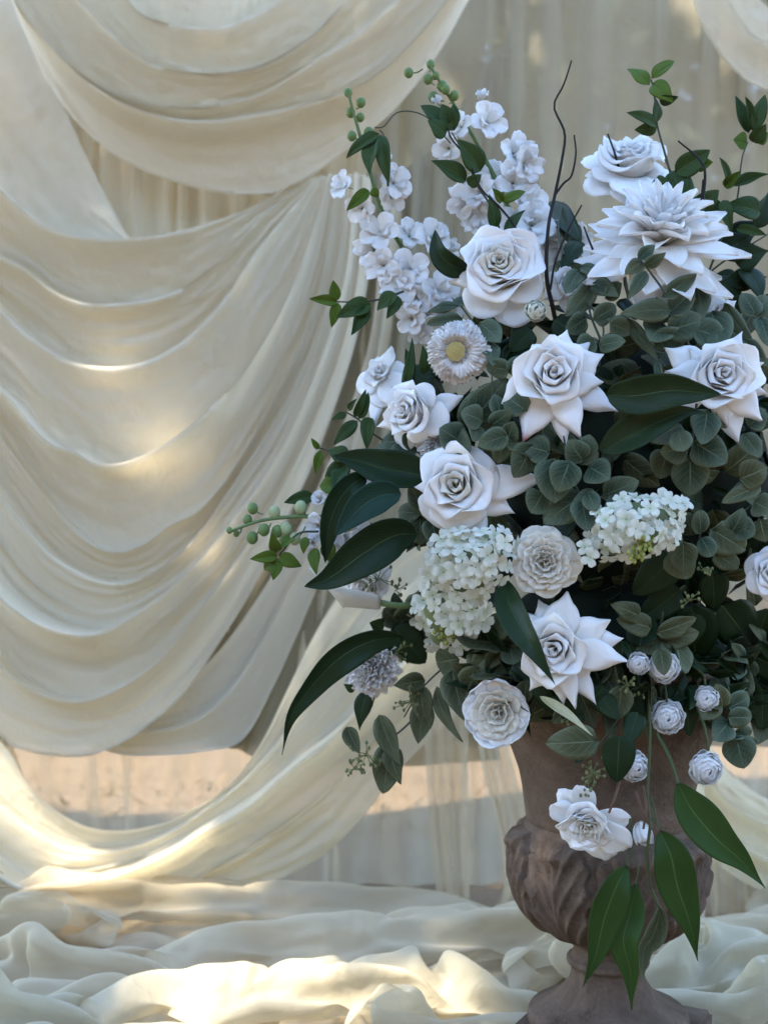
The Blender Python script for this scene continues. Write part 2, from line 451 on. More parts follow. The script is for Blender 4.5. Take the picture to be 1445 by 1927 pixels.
drape_thing('middle_swag', 'wide ivory swag of many curved folds gathered below the top swag', 'drape',
    MID, [1.95,1.90,1.90,1.89,1.88,1.88,1.88,1.87,1.88,1.90], [.004,.07,.06,.06,.075,.04,.04,.08,.035,.004], M_SWAG, nu=240, nsub=26, wr=.008, seed=4)
# second, lower ply behind it
MID2 = [
 [(120,1200),(208,1290),(300,1300),(388,1250),(470,1150),(560,1000),(640,820),(700,620),(720,340)],
 [(100,1290),(208,1360),(311,1370),(400,1330),(480,1230),(570,1060),(650,880),(715,640),(740,340)],
 [(60,1330),(208,1409),(311,1416),(388,1409),(457,1389),(510,1300),(590,1120),(665,920),(730,660),(760,340)],
]
drape_thing('rear_swag', 'darker ivory swag hem showing just behind the middle swag', 'drape',
    MID2, 1.95, .02, M_SWAG, nu=150, nsub=14, wr=.004, seed=6)
# fan of steep folds falling from the gather towards the bouquet
FAN = [
 [(690,330),(660,480),(600,700),(520,900),(430,1060),(380,1180),(350,1330)],
 [(715,330),(690,520),(640,720),(570,920),(500,1090),(450,1230),(420,1400)],
 [(745,320),(730,520),(690,740),(625,950),(560,1130),(520,1270),(480,1420)],
 [(780,310),(770,520),(735,760),(680,980),(630,1160),(590,1300),(545,1450)],
 [(830,260),(815,520),(790,780),(750,1000),(700,1190),(670,1330),(640,1440)],
 [(890,160),(870,480),(850,780),(830,1000),(800,1200),(790,1330),(780,1440)],
 [(960,60),(940,450),(930,780),(930,1000),(930,1200),(935,1330),(940,1430)],
]
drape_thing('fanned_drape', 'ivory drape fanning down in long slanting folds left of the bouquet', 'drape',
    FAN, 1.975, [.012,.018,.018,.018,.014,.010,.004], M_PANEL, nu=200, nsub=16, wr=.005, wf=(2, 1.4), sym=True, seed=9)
LOW = [
 [(-60,1330),(20,1400),(69,1477),(138,1532),(208,1558),(277,1556),(346,1534),(429,1480),(490,1400),(540,1300),(600,1180),(680,1060),(780,960)],
 [(-60,1450),(0,1500),(60,1550),(130,1590),(208,1598),(290,1578),(370,1535),(450,1475),(520,1400),(590,1310),(670,1200),(760,1110),(860,1040)],
 [(-60,1540),(-20,1590),(55,1642),(125,1648),(208,1634),(311,1594),(388,1546),(470,1497),(554,1428),(650,1352),(730,1270),(820,1190),(920,1140)],
 [(-60,1560),(-10,1605),(70,1655),(150,1680),(240,1688),(330,1665),(420,1620),(510,1565),(600,1500),(700,1400),(790,1310),(880,1240),(980,1190)],
 [(-60,1570),(-20,1612),(83,1666),(173,1700),(277,1717),(346,1704),(443,1679),(526,1652),(600,1612),(670,1550),(740,1460),(830,1370),(930,1300),(1040,1260)],
]
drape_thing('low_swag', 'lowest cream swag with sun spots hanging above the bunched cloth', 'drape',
    LOW, [1.86,1.85,1.82,1.82,1.84], [.04,.025,.055,.015,.004], M_SWAG_GLOW, nu=220, nsub=22, wr=.007, wf=(6, 2), seed=12)
# left margin: sheer falling edge over the first pocket
LEFT = [
 [(-90,-60),(-90,200),(-90,400),(-80,600)],
 [(-30,-60),(-20,180),(0,380),(20,600)],
 [(15,-60),(40,180),(90,380),(150,600)],
 [(45,-60),(75,120),(140,280),(250,490),(290,560)],
]
drape_thing('side_fall', 'pale ivory drape edge falling down the left border of the view', 'drape',
    LEFT, [1.955, 1.965,1.97,1.98], [.02,.02,.02,.004], M_SWAG, nu=120, nsub=14, wr=.004, wf=(2,2), sym=True, seed=15)
LEFT2 = [
 [(-70,1300),(-66,1500),(-60,1700),(-50,1930)],
 [(-20,1330),(-15,1450),(0,1600),(-10,1800)],
 [(8,1370),(30,1450),(45,1560),(50,1700)],
 [(20,1380),(60,1480),(110,1600),(170,1720)],
]
drape_thing('lower_side_fall', 'thin veil edge at the lower left border under the middle swag', 'drape',
    LEFT2, 1.93, .015, M_POOL, nu=80, nsub=12, wr=.004, wf=(2,2), sym=True, seed=16)
BANDS = [
 ('narrow_veil_band', 'narrow vertical veil band hanging left of the urn', [[(795,1330),(803,1480),(815,1640),(862,1880)],[(835,1330),(840,1480),(850,1640),(874,1880)],[(880,1330),(880,1480),(882,1650),(884,1830)]], 1.78),
 ('slanting_veil_fold', 'slanting veil fold just left of the urn neck running down to the ground', [[(890,1330),(905,1440),(935,1560),(950,1690),(985,1860)],[(915,1330),(932,1440),(958,1560),(985,1690),(1030,1830)],[(945,1330),(965,1440),(1000,1560),(1040,1690),(1110,1800)]], 1.74),
]
for nm, lb, cv, dd in BANDS:
    drape_thing(nm, lb, 'drape', cv, dd, .012, M_POOL, nu=60, nsub=12, wr=.003, wf=(2, 1), sym=True, seed=len(nm))
drape_thing('lower_veil_corner', 'triangle of veil spreading over the ground between the band and the urn', 'drape',
    [[(975,1600),(930,1700),(890,1790),(860,1890)],[(1010,1620),(990,1720),(985,1800),(970,1890)],[(1060,1640),(1090,1720),(1110,1800),(1120,1880)]],
    1.72, .015, M_POOL, nu=60, nsub=14, wr=.004, wf=(2,1), sym=True, seed=31)
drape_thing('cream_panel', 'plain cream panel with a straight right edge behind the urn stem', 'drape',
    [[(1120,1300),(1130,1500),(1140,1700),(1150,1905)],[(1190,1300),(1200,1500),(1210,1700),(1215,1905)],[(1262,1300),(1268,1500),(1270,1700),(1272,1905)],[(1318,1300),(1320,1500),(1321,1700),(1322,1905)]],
    1.80, .012, M_SWAG_GLOW, nu=80, nsub=12, wr=.003, wf=(2,1), sym=True, seed=33)
RSW = [
 [(1250,1250),(1300,1350),(1360,1440),(1440,1500),(1540,1530)],
 [(1250,1320),(1300,1420),(1360,1500),(1440,1545),(1540,1570)],
 [(1250,1400),(1300,1490),(1360,1560),(1440,1610),(1540,1640)],
 [(1240,1480),(1300,1580),(1360,1635),(1440,1680),(1540,1710)],
]
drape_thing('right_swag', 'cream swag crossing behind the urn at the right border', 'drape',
    RSW, [1.86,1.86,1.85,1.87], [.02,.03,.03,.004], M_SWAG_GLOW, nu=90, nsub=16, wr=.004, seed=21)
drape_thing('right_veil', 'pale grey green veil hanging below the right swag near the frame edge', 'drape',
    [[(1322,1560),(1325,1660),(1335,1760),(1345,1900)],[(1370,1600),(1385,1700),(1375,1790),(1400,1900)],[(1430,1620),(1440,1720),(1445,1800),(1440,1900)],[(1500,1640),(1510,1740),(1520,1820),(1520,1900)]],
    1.90, .03, M_POOL, nu=70, nsub=14, wr=.006, wf=(2,1), sym=True, seed=22)
UR = [
 [(1290,-60),(1310,20),(1340,80),(1380,130),(1430,165),(1520,190)],
 [(1330,-60),(1350,0),(1380,50),(1420,90),(1520,120)],
 [(1380,-60),(1400,-20),(1430,10),(1470,40),(1540,60)],
]
drape_thing('corner_swag', 'small ivory swag fold in the top right corner', 'drape',
    UR[::-1], 1.93, [.01,.03,.004], M_SWAG, nu=80, nsub=14, wr=.003, seed=23)

def fall_cloth(seed, nx, ny, W, H, pleats):
    s = np.linspace(0, 1, nx); t = np.linspace(0, 1, ny)
    S, T = np.meshgrid(s, t, indexing='ij')
    ph = np.cumsum(1 + .5 * np.sin(s * 9 + seed) + .3 * np.sin(s * 23 + seed * 2)); ph = ph / ph[-1] * pleats * 2 * math.pi
    X = -W / 2 + W * S + (.012 * np.sin(2 * ph))[:, None]
    Y = (.035 * (1 + .4 * np.sin(s * 14 + 1)) * np.sin(ph))[:, None] + .02 * np.sin(S * 6 + T * 4)
    Z = H * (1 - T) + .02
    me = grid_mesh('pooled', np.stack([X, Y, Z], -1), None if False else M_POOL)
    ob = link('pooled', me)
    ob.vertex_groups.new(name='pin').add([i * ny for i in range(nx)], 1.0, 'REPLACE')
    m = ob.modifiers.new('cloth', 'CLOTH'); c = m.settings
    c.quality = 4; c.mass = .12; c.air_damping = 1.5
    c.tension_stiffness = 12; c.compression_stiffness = 8; c.shear_stiffness = 3; c.bending_stiffness = .03; c.bending_damping = .3
    c.vertex_group_mass = 'pin'
    m.collision_settings.use_self_collision = True; m.collision_settings.self_distance_min = .014; m.collision_settings.distance_min = .004
    m.point_cache.frame_end = 60
    pl = link('floor_plate', new_mesh('floor_plate', [(-4, -4, 0), (4, -4, 0), (4, 4, 0), (-4, 4, 0)], [(0, 1, 2, 3)]))
    pl.modifiers.new('collision', 'COLLISION'); pl.collision.cloth_friction = 20; pl.collision.thickness_outer = .003
    for f, loc in ((1, (0, 0, 0)), (14, (0, -.02, -.45 * H)), (34, (.03, -.16, -.84 * H)), (42, (0, -.20, -.96 * H))):
        ob.location = loc; ob.keyframe_insert('location', frame=f)
    for f in range(1, 51): sc.frame_set(f)
    e = ob.evaluated_get(bpy.context.evaluated_depsgraph_get()); m2 = e.to_mesh()
    co = np.empty(len(m2.vertices) * 3, np.float32); m2.vertices.foreach_get('co', co); co = co.reshape(nx, ny, 3).astype(float)
    mw = np.array(ob.matrix_world); co = co @ mw[:3, :3].T + mw[:3, 3]
    e.to_mesh_clear()
    bpy.data.objects.remove(ob); bpy.data.objects.remove(pl); sc.frame_set(1)
    return co
def smooth_grid(G):
    for ax in (0, 1):
        A = np.moveaxis(G, ax, 0); B = A.copy(); B[1:-1] = .2 * A[:-2] + .6 * A[1:-1] + .2 * A[2:]; G = np.moveaxis(B, 0, ax)
    return G
def pooled(name, label, sim, sx, sy, sz, x0, y0, mat, flip=False, rot=0.0, dz=.006, crop=None):
    G = smooth_grid(sim)
    if crop: G = G[crop[0]:crop[1]]
    x = G[..., 0] * (-sx if flip else sx); y = G[..., 1] * sy
    c, s_ = math.cos(rot), math.sin(rot)
    me = grid_mesh(name, np.stack([x * c - y * s_ + x0, x * s_ + y * c + y0, GZ + dz + np.maximum(G[..., 2], 0) * sz], -1), mat, flip=flip)
    o = link(name, me); m_ = o.modifiers.new('smooth', 'SUBSURF'); m_.levels = 1; m_.render_levels = 2
    tag(o, label, 'cloth'); return o
SIM1 = fall_cloth(1, 92, 32, 1.70, .66, 11)
pooled('pooled_cloth', 'sheer cream veil cloth lying in gathered folds on the ground behind the white ruffles', SIM1, 1.18, .62, .65, -.02, 1.86, M_POOL)
pooled('middle_cloth', 'second length of sheer cloth bunched between the back folds and the front ruffles', SIM1, .98, .68, .72, -.14, 1.68, M_POOL, flip=True, rot=.04, dz=.012)
pooled('ruffled_cloth', 'brighter cream ruffles of bunched cloth spilling across the bottom edge', SIM1, .66, .60, .66, -.22, 1.50, M_RUF, flip=True, rot=-.05, dz=.018)
pooled('side_cloth', 'sheer cloth heaped behind the urn foot at the lower right', SIM1, .62, .62, .75, .62, 1.58, M_RUF, flip=False, rot=.12, dz=.015)
# ------------------------------------------------------------------ petal and leaf materials
def petal_mat(name, base, inner, transl=.34, pink=False, rough=.62):
    m, N, L, bs = mat_new(name)
    uv = N.new('ShaderNodeUVMap'); sx = N.new('ShaderNodeSeparateXYZ'); L.new(uv.outputs[0], sx.inputs[0])
    tc = N.new('ShaderNodeTexCoord')
    c = nramp(N, L, sx.outputs[1], [(.0, inner), (.55, base), (1.0, base)])
    if pink:
        c = nmix(N, L, c, (.62, .22, .28), nmath(N, L, 'MULTIPLY', nmath(N, L, 'SUBTRACT', sx.outputs[1], .84, clamp=True), 8.0, clamp=True))
    oi = N.new('ShaderNodeObjectInfo')
    c = nmix(N, L, c, tuple(x * .90 for x in base), oi.outputs['Random'])
    L.new(c, bs.inputs['Base Color']); bs.inputs['Roughness'].default_value = rough
    bs.inputs['Specular IOR Level'].default_value = .25
    bs.inputs['Sheen Weight'].default_value = .15
    # fine lengthwise ribs of a pressed fabric petal
    mp = N.new('ShaderNodeMapping'); mp.inputs['Scale'].default_value = (26, 2.2, 1); L.new(uv.outputs[0], mp.inputs[0])
    rib = nnoise(N, L, 1.6, 3, .6, mp.outputs[0], .3)
    wv = nnoise(N, L, 900, 2, .5, tc.outputs['Object'])
    h = nmath(N, L, 'ADD', rib, nmath(N, L, 'MULTIPLY', wv, .25))
    b = nbump(N, L, h, .55, .0012); L.new(b, bs.inputs['Normal'])
    out = N['Material Output']; tr = N.new('ShaderNodeBsdfTranslucent'); L.new(c, tr.inputs[0])
    mx = N.new('ShaderNodeMixShader'); mx.inputs[0].default_value = transl
    L.new(bs.outputs[0], mx.inputs[1]); L.new(tr.outputs[0], mx.inputs[2]); L.new(mx.outputs[0], out.inputs['Surface'])
    return m
W_ROSE = petal_mat('white_petal', (.92, .91, .885), (.90, .87, .79), transl=.42)
W_PINK = petal_mat('white_petal_pink_tip', (.86, .855, .85), (.84, .82, .75), transl=.42, pink=True)
W_CREAM = petal_mat('cream_petal', (.90, .87, .78), (.88, .80, .60), transl=.55)
W_SHEER = petal_mat('thin_white_petal', (.89, .89, .875), (.84, .85, .78), transl=.38)
W_GREEN = petal_mat('greenish_white_petal', (.72, .74, .62), (.45, .52, .28), transl=.25)
W_HYD = petal_mat('hydrangea_petal', (.74, .75, .64), (.46, .53, .30), transl=.3)

def leaf_mat(name, c1, c2, vein, edge=None, speck=None, rough=.45, side=14.0, bumpd=.0015, transl=.10):
    m, N, L, bs = mat_new(name)
    uv = N.new('ShaderNodeUVMap'); sx = N.new('ShaderNodeSeparateXYZ'); L.new(uv.outputs[0], sx.inputs[0])
    tc = N.new('ShaderNodeTexCoord'); oi = N.new('ShaderNodeObjectInfo')
    ax = nmath(N, L, 'ABSOLUTE', nmath(N, L, 'SUBTRACT', sx.outputs[0], .5))
    mid = nmath(N, L, 'SUBTRACT', 1.0, nmath(N, L, 'MULTIPLY', ax, 34.0), clamp=True)
    wob = nnoise(N, L, 5, 2, .5, uv.outputs[0])
    sp = nmath(N, L, 'ADD', nmath(N, L, 'SUBTRACT', sx.outputs[1], nmath(N, L, 'MULTIPLY', ax, .85)), nmath(N, L, 'MULTIPLY', wob, .06))
    sw = nmath(N, L, 'SINE', nmath(N, L, 'MULTIPLY', sp, side * 6.283))
    sv = nmath(N, L, 'MULTIPLY', nmath(N, L, 'SUBTRACT', sw, .90, clamp=True), 8.0, clamp=True)
    vn = nmath(N, L, 'MAXIMUM', mid, nmath(N, L, 'MULTIPLY', sv, .45))
    c = nmix(N, L, c1, c2, oi.outputs['Random'])
    blot = nnoise(N, L, 3.2, 4, .6, uv.outputs[0])
    c = nmix(N, L, c, tuple(x * .6 for x in c1), nmath(N, L, 'MULTIPLY', blot, .6))
    if speck is not None:
        s1 = nnoise(N, L, 60, 3, .75, uv.outputs[0]); 
        e2 = nmath(N, L, 'MULTIPLY', ax, 2.0)
        st = nmath(N, L, 'ADD', s1, nmath(N, L, 'MULTIPLY', nmath(N, L, 'MAXIMUM', e2, sx.outputs[1]), .26))
        st = nmath(N, L, 'MULTIPLY', nmath(N, L, 'SUBTRACT', st, .64, clamp=True), 6.0, clamp=True)
        c = nmix(N, L, c, speck, nmath(N, L, 'MULTIPLY', st, .5))
    c = nmix(N, L, c, vein, nmath(N, L, 'MULTIPLY', vn, .8))
    if edge is not None:
        ee = nmath(N, L, 'MULTIPLY', nmath(N, L, 'SUBTRACT', ax, .455, clamp=True), 22.0, clamp=True)
        c = nmix(N, L, c, edge, nmath(N, L, 'MULTIPLY', ee, .2))
    L.new(c, bs.inputs['Base Color']); bs.inputs['Roughness'].default_value = rough
    bs.inputs['Specular IOR Level'].default_value = .12
    wv = nnoise(N, L, 700, 2, .6, tc.outputs['Object'])
    h = nmath(N, L, 'SUBTRACT', nmath(N, L, 'MULTIPLY', wv, .2), vn)
    L.new(nbump(N, L, h, .5, bumpd), bs.inputs['Normal'])
    out = N['Material Output']; tr = N.new('ShaderNodeBsdfTranslucent'); L.new(c, tr.inputs[0])
    mx = N.new('ShaderNodeMixShader'); mx.inputs[0].default_value = transl
    L.new(bs.outputs[0], mx.inputs[1]); L.new(tr.outputs[0], mx.inputs[2]); L.new(mx.outputs[0], out.inputs['Surface'])
    return m
L_EUC = leaf_mat('eucalyptus_leaf', (.015, .034, .018), (.060, .074, .036), (.14, .18, .11), (.16, .20, .13), (.24, .29, .19), rough=.6, side=5)
L_EUCO = leaf_mat('olive_eucalyptus_leaf', (.038, .046, .018), (.064, .070, .028), (.19, .22, .13), (.18, .19, .11), (.22, .24, .15), rough=.6, side=5)
L_DARK = leaf_mat('deep_green_leaf', (.010, .024, .008), (.020, .038, .014), (.05, .085, .03), rough=.38, side=15)
L_BLUE = leaf_mat('blue_green_leaf', (.012, .040, .026), (.016, .044, .028), (.05, .11, .085), rough=.42, side=12)
L_FRESH = leaf_mat('fresh_green_leaf', (.075, .13, .016), (.11, .17, .022), (.05, .08, .02), rough=.45, side=5, transl=.2)
L_VINE = leaf_mat('vine_leaf', (.026, .055, .016), (.048, .085, .024), (.09, .13, .05), rough=.45, side=5, transl=.15)
L_LONG = leaf_mat('long_grass_green_leaf', (.022, .050, .008), (.035, .07, .012), (.10, .15, .04), rough=.42, side=26)
def plain(name, col, rough=.6, bump=0.0, scale=200):
    m, N, L, bs = mat_new(name)
    tc = N.new('ShaderNodeTexCoord'); n = nnoise(N, L, scale, 3, .6, tc.outputs['Object'])
    bs.inputs['Specular IOR Level'].default_value = .2
    L.new(nmix(N, L, col, tuple(x * .6 for x in col), n), bs.inputs['Base Color']); bs.inputs['Roughness'].default_value = rough
    if bump: L.new(nbump(N, L, n, .5, bump), bs.inputs['Normal'])
    return m
S_GREEN = plain('green_stem', (.13, .19, .07)); S_DARK = plain('dark_stem', (.05, .06, .035))
S_BLACK = plain('black_twig', (.018, .015, .013), .7, .001, 400); S_RED = plain('reddish_stem', (.12, .06, .035)); S_OLIVE = plain('olive_stem', (.055, .068, .022))
BUD_G = plain('green_bud', (.13, .20, .06), .5, .0008, 120); BUD_P = plain('pale_bud', (.34, .40, .20), .55, .0008, 120)
SEED = plain('olive_seed', (.16, .18, .07), .6); YEL = plain('yellow_floret', (.62, .52, .20), .6, .0008, 500)

# ------------------------------------------------------------------ depth of the bouquet
BC = (1175, 860); BR = (500, 470)
def bd(px, py, extra=0.0):
    r2 = ((px - BC[0]) / BR[0]) ** 2 + ((py - BC[1]) / BR[1]) ** 2
    d = 1.25 - .19 * math.sqrt(max(0, 1 - r2))
    if py > 1180:
        dx = (px - 1143) / FPX * 1.15
        d2 = 1.275 - math.sqrt(max(0, .155 ** 2 - dx * dx))
        f = min(1, (py - 1180) / 70); d = d * (1 - f) + min(d, d2) * f
    return d + extra
def mm(px_size, d): return px_size / FPX * d

# ------------------------------------------------------------------ petals
def petal_grid(prof, width, wshape, cup=0.0, curl=0.0, ruf=0.0, rfreq=5.0, rnd=.25, nu=9, nv=9, seed=0, notch=0.0, fold=0.0, twist=0.0):
    """prof: (r,z) points from base to tip; width: half width; wshape(t) 0..1; cup: curvature 1/R wrapping the axis"""
    pr = catmull(prof, 60); tt = np.linspace(0, 1, 60)
    s, t = np.meshgrid(np.linspace(-1, 1, nu), np.linspace(0, 1, nv) ** .85, indexing='ij')
    te = t * (1 - rnd * np.abs(s) ** 2.2 * t) - notch * np.exp(-(s / .22) ** 2) * t ** 3
    r = np.interp(te, tt, pr[:, 0]); z = np.interp(te, tt, pr[:, 1])
    dr = np.gradient(pr[:, 0]); dz = np.gradient(pr[:, 1]); ln = np.hypot(dr, dz) + 1e-9
    Tr = np.interp(te, tt, dr / ln); Tz = np.interp(te, tt, dz / ln)
    Nr, Nz = Tz, -Tr                                   # outward / underside normal
    wv = width * wshape(t)
    if callable(cup): kk = cup(t)
    else: kk = np.full_like(t, cup)
    kk = np.where(np.abs(kk) < 1e-4, 1e-4, kk)
    a = s * wv * kk; lat = np.sin(a) / kk; inn = (1 - np.cos(a)) / kk
    off = -inn + curl * np.abs(s) ** 3 * sstep((t - .25) / .6) + fold * np.abs(s) * wv
    ph = seed * 2.39
    off += ruf * (np.sin(rfreq * s + ph) * .6 + .5 * np.sin(rfreq * 1.9 * s + ph * 1.7)) * sstep((t - .45) / .55)
    off += ruf * .35 * perlin(s * 1.7 + seed * 3.1, t * 2.3 + seed)
    R = r + Nr * off; Z = z + Nz * off
    G = np.stack([R, lat, Z], -1)
    return G
def wround(t): return np.sin(np.clip(t, 0, 1) * math.pi * .62 + .18) ** .8
def wwrap(t): return .55 + .45 * sstep(t / .55) - .10 * sstep((t - .75) / .25)
def wfan(t): return .18 + .82 * sstep(t * 1.15)
def wpoint(t): return np.clip(np.sin(np.clip(t, 0, 1) ** .85 * math.pi), 0.02, 1) ** .75
def wtri(t): return np.clip(np.where(t < .5, .5 + .5 * sstep(t / .5), 1 - (np.clip(t - .5, 0, 1) / .5) ** 1.35), .02, 1)
def wnarrow(t): return np.clip(np.sin(np.clip(t, 0, 1) ** .8 * math.pi), .03, 1) ** .9

def rotz(a): return Matrix.Rotation(a, 4, 'Z')
def frame(face, roll=0.0):
    """rotation whose local Z points where the flower faces; face=(right, up[, away])"""
    dx, dy = face[0], face[1]
    back = face[2] if len(face) > 2 else -math.sqrt(max(0.0, 1 - dx * dx - dy * dy))
    z = Vector((dx, back, dy)).normalized()
    up = Vector((0, 0, 1)) if abs(z.z) < .9 else Vector((0, 1, 0))
    x = up.cross(z).normalized(); y = z.cross(x)
    M = Matrix((x, y, z)).transposed().to_4x4()
    return M @ rotz(roll)
_pc = {}
def petal_mesh(key, mat, thick, fn):
    k = (key, mat.name)
    if k not in _pc: _pc[k] = grid_mesh('petal', fn(), mat, thick)
    return _pc[k]

def flower_root(name, label, cat, px, py, d, face, group=None, roll=0.0):
    e = empty(name, P(px, py, d), label, cat, group)
    e.rotation_euler = frame(face, roll).to_euler()
    return e, frame(face, roll)

def dir_angle(Fr, ang):
    """local azimuth whose petal points to screen angle ang (deg, 0 right, 90 up); also its foreshortening"""
    v = Vector((math.cos(math.radians(ang)), 0, math.sin(math.radians(ang))))
    X = Fr.to_3x3() @ Vector((1, 0, 0)); Y = Fr.to_3x3() @ Vector((0, 1, 0))
    best = (9, 0, 1)
    for i in range(180):
        a = i * math.pi / 90; wv = X * math.cos(a) + Y * math.sin(a)
        s = math.hypot(wv.x, wv.z); 
        if s < 1e-3: continue
        dd = 1 - (wv.x * v.x + wv.z * v.z) / s
        if dd < best[0]: best = (dd, a, s)
    return best[1], max(best[2], .45)

def rose(label, px, py, R_px, face=(0, 0), tips=None, mat=None, pinks=(), core=.52, n_in=13, name='rose', cat='rose', group='large white roses', dd=0.0, seed=1, round_out=False, cream=None, hgt=.62, auto=(6, 7), rufm=1.0):
    mat = mat or W_ROSE
    d = bd(px, py) + dd
    R = mm(R_px, d); rr = random.Random(seed * 17 + 3)
    root, Fr = flower_root(name, label, cat, px, py, d, face, group)
    # inner spiral
    core = .40 + (core - .6) * .85 + .08; Rc = R * core; H = R * hgt
    for i in range(n_in):
        f = i / (n_in - 1)
        r_i = Rc * (.065 + .855 * f ** 1.1); h = H * (1.0 - .34 * f ** 1.5)
        flare = 1.0 + .22 * f ** 1.3
        prof = [(r_i * .25, 0), (r_i * .80, h * .35), (r_i * .93, h * .72), (r_i * flare, h), (r_i * (flare + .10 + .04 * f) + R * .02, h * 1.0 + R * .012), (r_i * (flare + .16 + .10 * f) + R * .05, h * .97 - R * .02 * f)]
        wd = r_i * (2.1 - .75 * f)
        cupf = (lambda r_i: (lambda t: 1 / (r_i * (.95 + .25 * t))))(r_i)
        G = petal_grid(prof, wd, wwrap, cup=cupf, curl=-r_i * .06, ruf=R * .012 * (1 + f) * rufm, rfreq=2.6 + rufm, rnd=.30, nu=13, nv=13, seed=rr.random() * 9)
        me = grid_mesh('petal', G, mat if i > n_in * .45 or cream is None else cream, R * .013)
        link('petal', me, root, rotz(i * 2.20 + rr.uniform(-.25, .25) + seed))
    lo = H * .30
    if tips is None:
        tips = []
        for ring, n in enumerate(auto):
            for k in range(n):
                tips.append((k * 360 / n + ring * 30 + rr.uniform(-9, 9), R_px * (.86 + .16 * ring) * rr.uniform(.93, 1.05), None))
        polar = True
    else: polar = False
    nt = len(tips)
    for j, tp in enumerate(tips):
        if polar: ang, L_px = tp[0], tp[1]; wsc = 1.0; pt = (not round_out)
        else:
            ang = math.degrees(math.atan2(-(tp[1] - py), tp[0] - px)); L_px = math.hypot(tp[0] - px, tp[1] - py)
            wsc = tp[2] if len(tp) > 2 else 1.0; pt = (tp[3] if len(tp) > 3 else 'p') == 'p'
        az, fs = dir_angle(Fr, ang)
        Lw = mm(L_px * (1.05 if pt else 1.0), d) / fs
        lvl = lo * (1.0 - .75 * (j % 2)) * (1.0 if j % 2 == 0 else .9)
        sag = -R * .10 * (j % 2) - R * .02
        prof = [(R * .12, -R * .02), (Rc * .62, lvl * .8), (Lw * .72, lvl + R * .05), (Lw * .93, lvl + sag * .3), (Lw, lvl + sag)]
        wd = (.355 * R if pt else .50 * R) * wsc
        G = petal_grid(prof, wd, wtri if pt else wround, cup=(.55 / R), curl=(R * (.16 if pt else .10)), ruf=R * .022 * rufm, rfreq=2.2 + rufm, rnd=(.0 if pt else .25), nu=11, nv=12, seed=rr.random() * 9)
        me = grid_mesh('petal', G, W_PINK if j in pinks else mat, R * .013)
        o = link('petal', me, root, Matrix.Translation((0, 0, -.0012 * (j % 4))) @ rotz(az))
        if j in pinks: o['label'] = 'petal with a pink tip'
    return root

def layered(label, px, py, R_px, face=(0, 0), n=38, mat=None, name='ranunculus', cat='ranunculus', group=None, dd=0.0, seed=1, ruf=.02, rfreq=5, wide=1.0, openness=95, flat=1.0, start=6, notch=0.0, cream=None, grow=.52, nu=9):
    """ball of wrapping petals: ranunculus, carnation, pompon"""
    mat = mat or W_ROSE; d = bd(px, py) + dd; R = mm(R_px, d); rr = random.Random(seed * 5 + 1)
    root, Fr = flower_root(name, label, cat, px, py, d, face, group)
    for i in range(n):
        f = i / (n - 1)
        r_i = R * (1 - grow + grow * f) * .93
        th = math.radians(start + (openness - start) * f ** .85)
        a = np.linspace(math.pi * .98, th, 7)
        prof = [(max(.02 * R, r_i * math.sin(x)), r_i * flat * math.cos(x)) for x in a]
        e = prof[-1]; q = prof[-2]
        ux, uz = e[0] - q[0], e[1] - q[1]
        prof.append((e[0] + ux * .12 + R * .02 * f, e[1] + uz * .12 + R * .012))
        wd = r_i * .80 * wide * (1.0 - .15 * f)
        cupf = (lambda rs: (lambda t: 1 / (rs * (.55 + .30 * t))))(r_i)
        G = petal_grid(prof, wd, wround, cup=cupf, ruf=R * ruf * (.5 + f), rfreq=rfreq, rnd=.16, nu=nu, nv=11, seed=rr.random() * 9, notch=notch)
        me = grid_mesh('petal', G, mat if cream is None or f > .5 else cream, R * .014)
        link('petal', me, root, rotz(i * 2.39996 + rr.uniform(-.2, .2)))
    return root

def carnation(label, px, py, R_px, face=(0, 0), mat=None, cream=None, name='carnation', cat='carnation', dd=0.0, seed=1, rows=7, n0=9, wd=.40, ruf=.07, rfreq=7, group=None, dome=.55, outer=0):
    """ruffled head: rings of frilled petals whose edges end on a dome; outer adds a ring of cupped guard petals"""
    mat = mat or W_ROSE; d = bd(px, py) + dd; R = mm(R_px, d); r = random.Random(seed * 3 + 2)
    root, Fr = flower_root(name, label, cat, px, py, d, face, group)
    for q in range(rows):
        f = q / (rows - 1); L_ = (1 - f) * (.80 if outer else .97) + .10; n = max(4, int(n0 * (.45 + .55 * (1 - f))))
        z = dome * math.sqrt(max(0, 1 - L_ * L_ * .96))
        for k in range(n):
            a = (k + .5 * (q % 2)) * 2 * math.pi / n + r.uniform(-.2, .2); l = L_ * r.uniform(.92, 1.08); zz = z * r.uniform(.90, 1.08)
            tip = R * .10 * (1 - f)
            prof = [(R * .04, -R * .15), (R * l * .50, R * (zz * .25 - .05)), (R * l * .86, R * zz * .78), (R * l, R * zz), (R * l + tip, R * zz + R * .03)]
            G = petal_grid(prof, R * wd * (.45 + .55 * (1 - f)) , wfan, cup=.8 / R, ruf=R * ruf, rfreq=rfreq, rnd=.22, nu=13, nv=10, seed=r.random() * 9)
            link('petal', grid_mesh('petal', G, cream if (cream and f > .2) else mat, R * .012), root, rotz(a))
    for k in range(outer):
        a = k * 2 * math.pi / outer + r.uniform(-.2, .2); z1 = r.uniform(.12, .46)
        prof = [(R * .1, -R * .35), (R * .62, -R * .28), (R * .92, R * .02), (R * 1.0, R * z1), (R * r.uniform(.96, 1.10), R * (z1 + .10))]
        G = petal_grid(prof, R * .58, wround, cup=1.05 / R, ruf=R * .03, rfreq=5, rnd=.2, nu=13, nv=12, seed=r.random() * 9)
        link('petal', grid_mesh('petal', G, mat, R * .012), root, rotz(a))
    return root

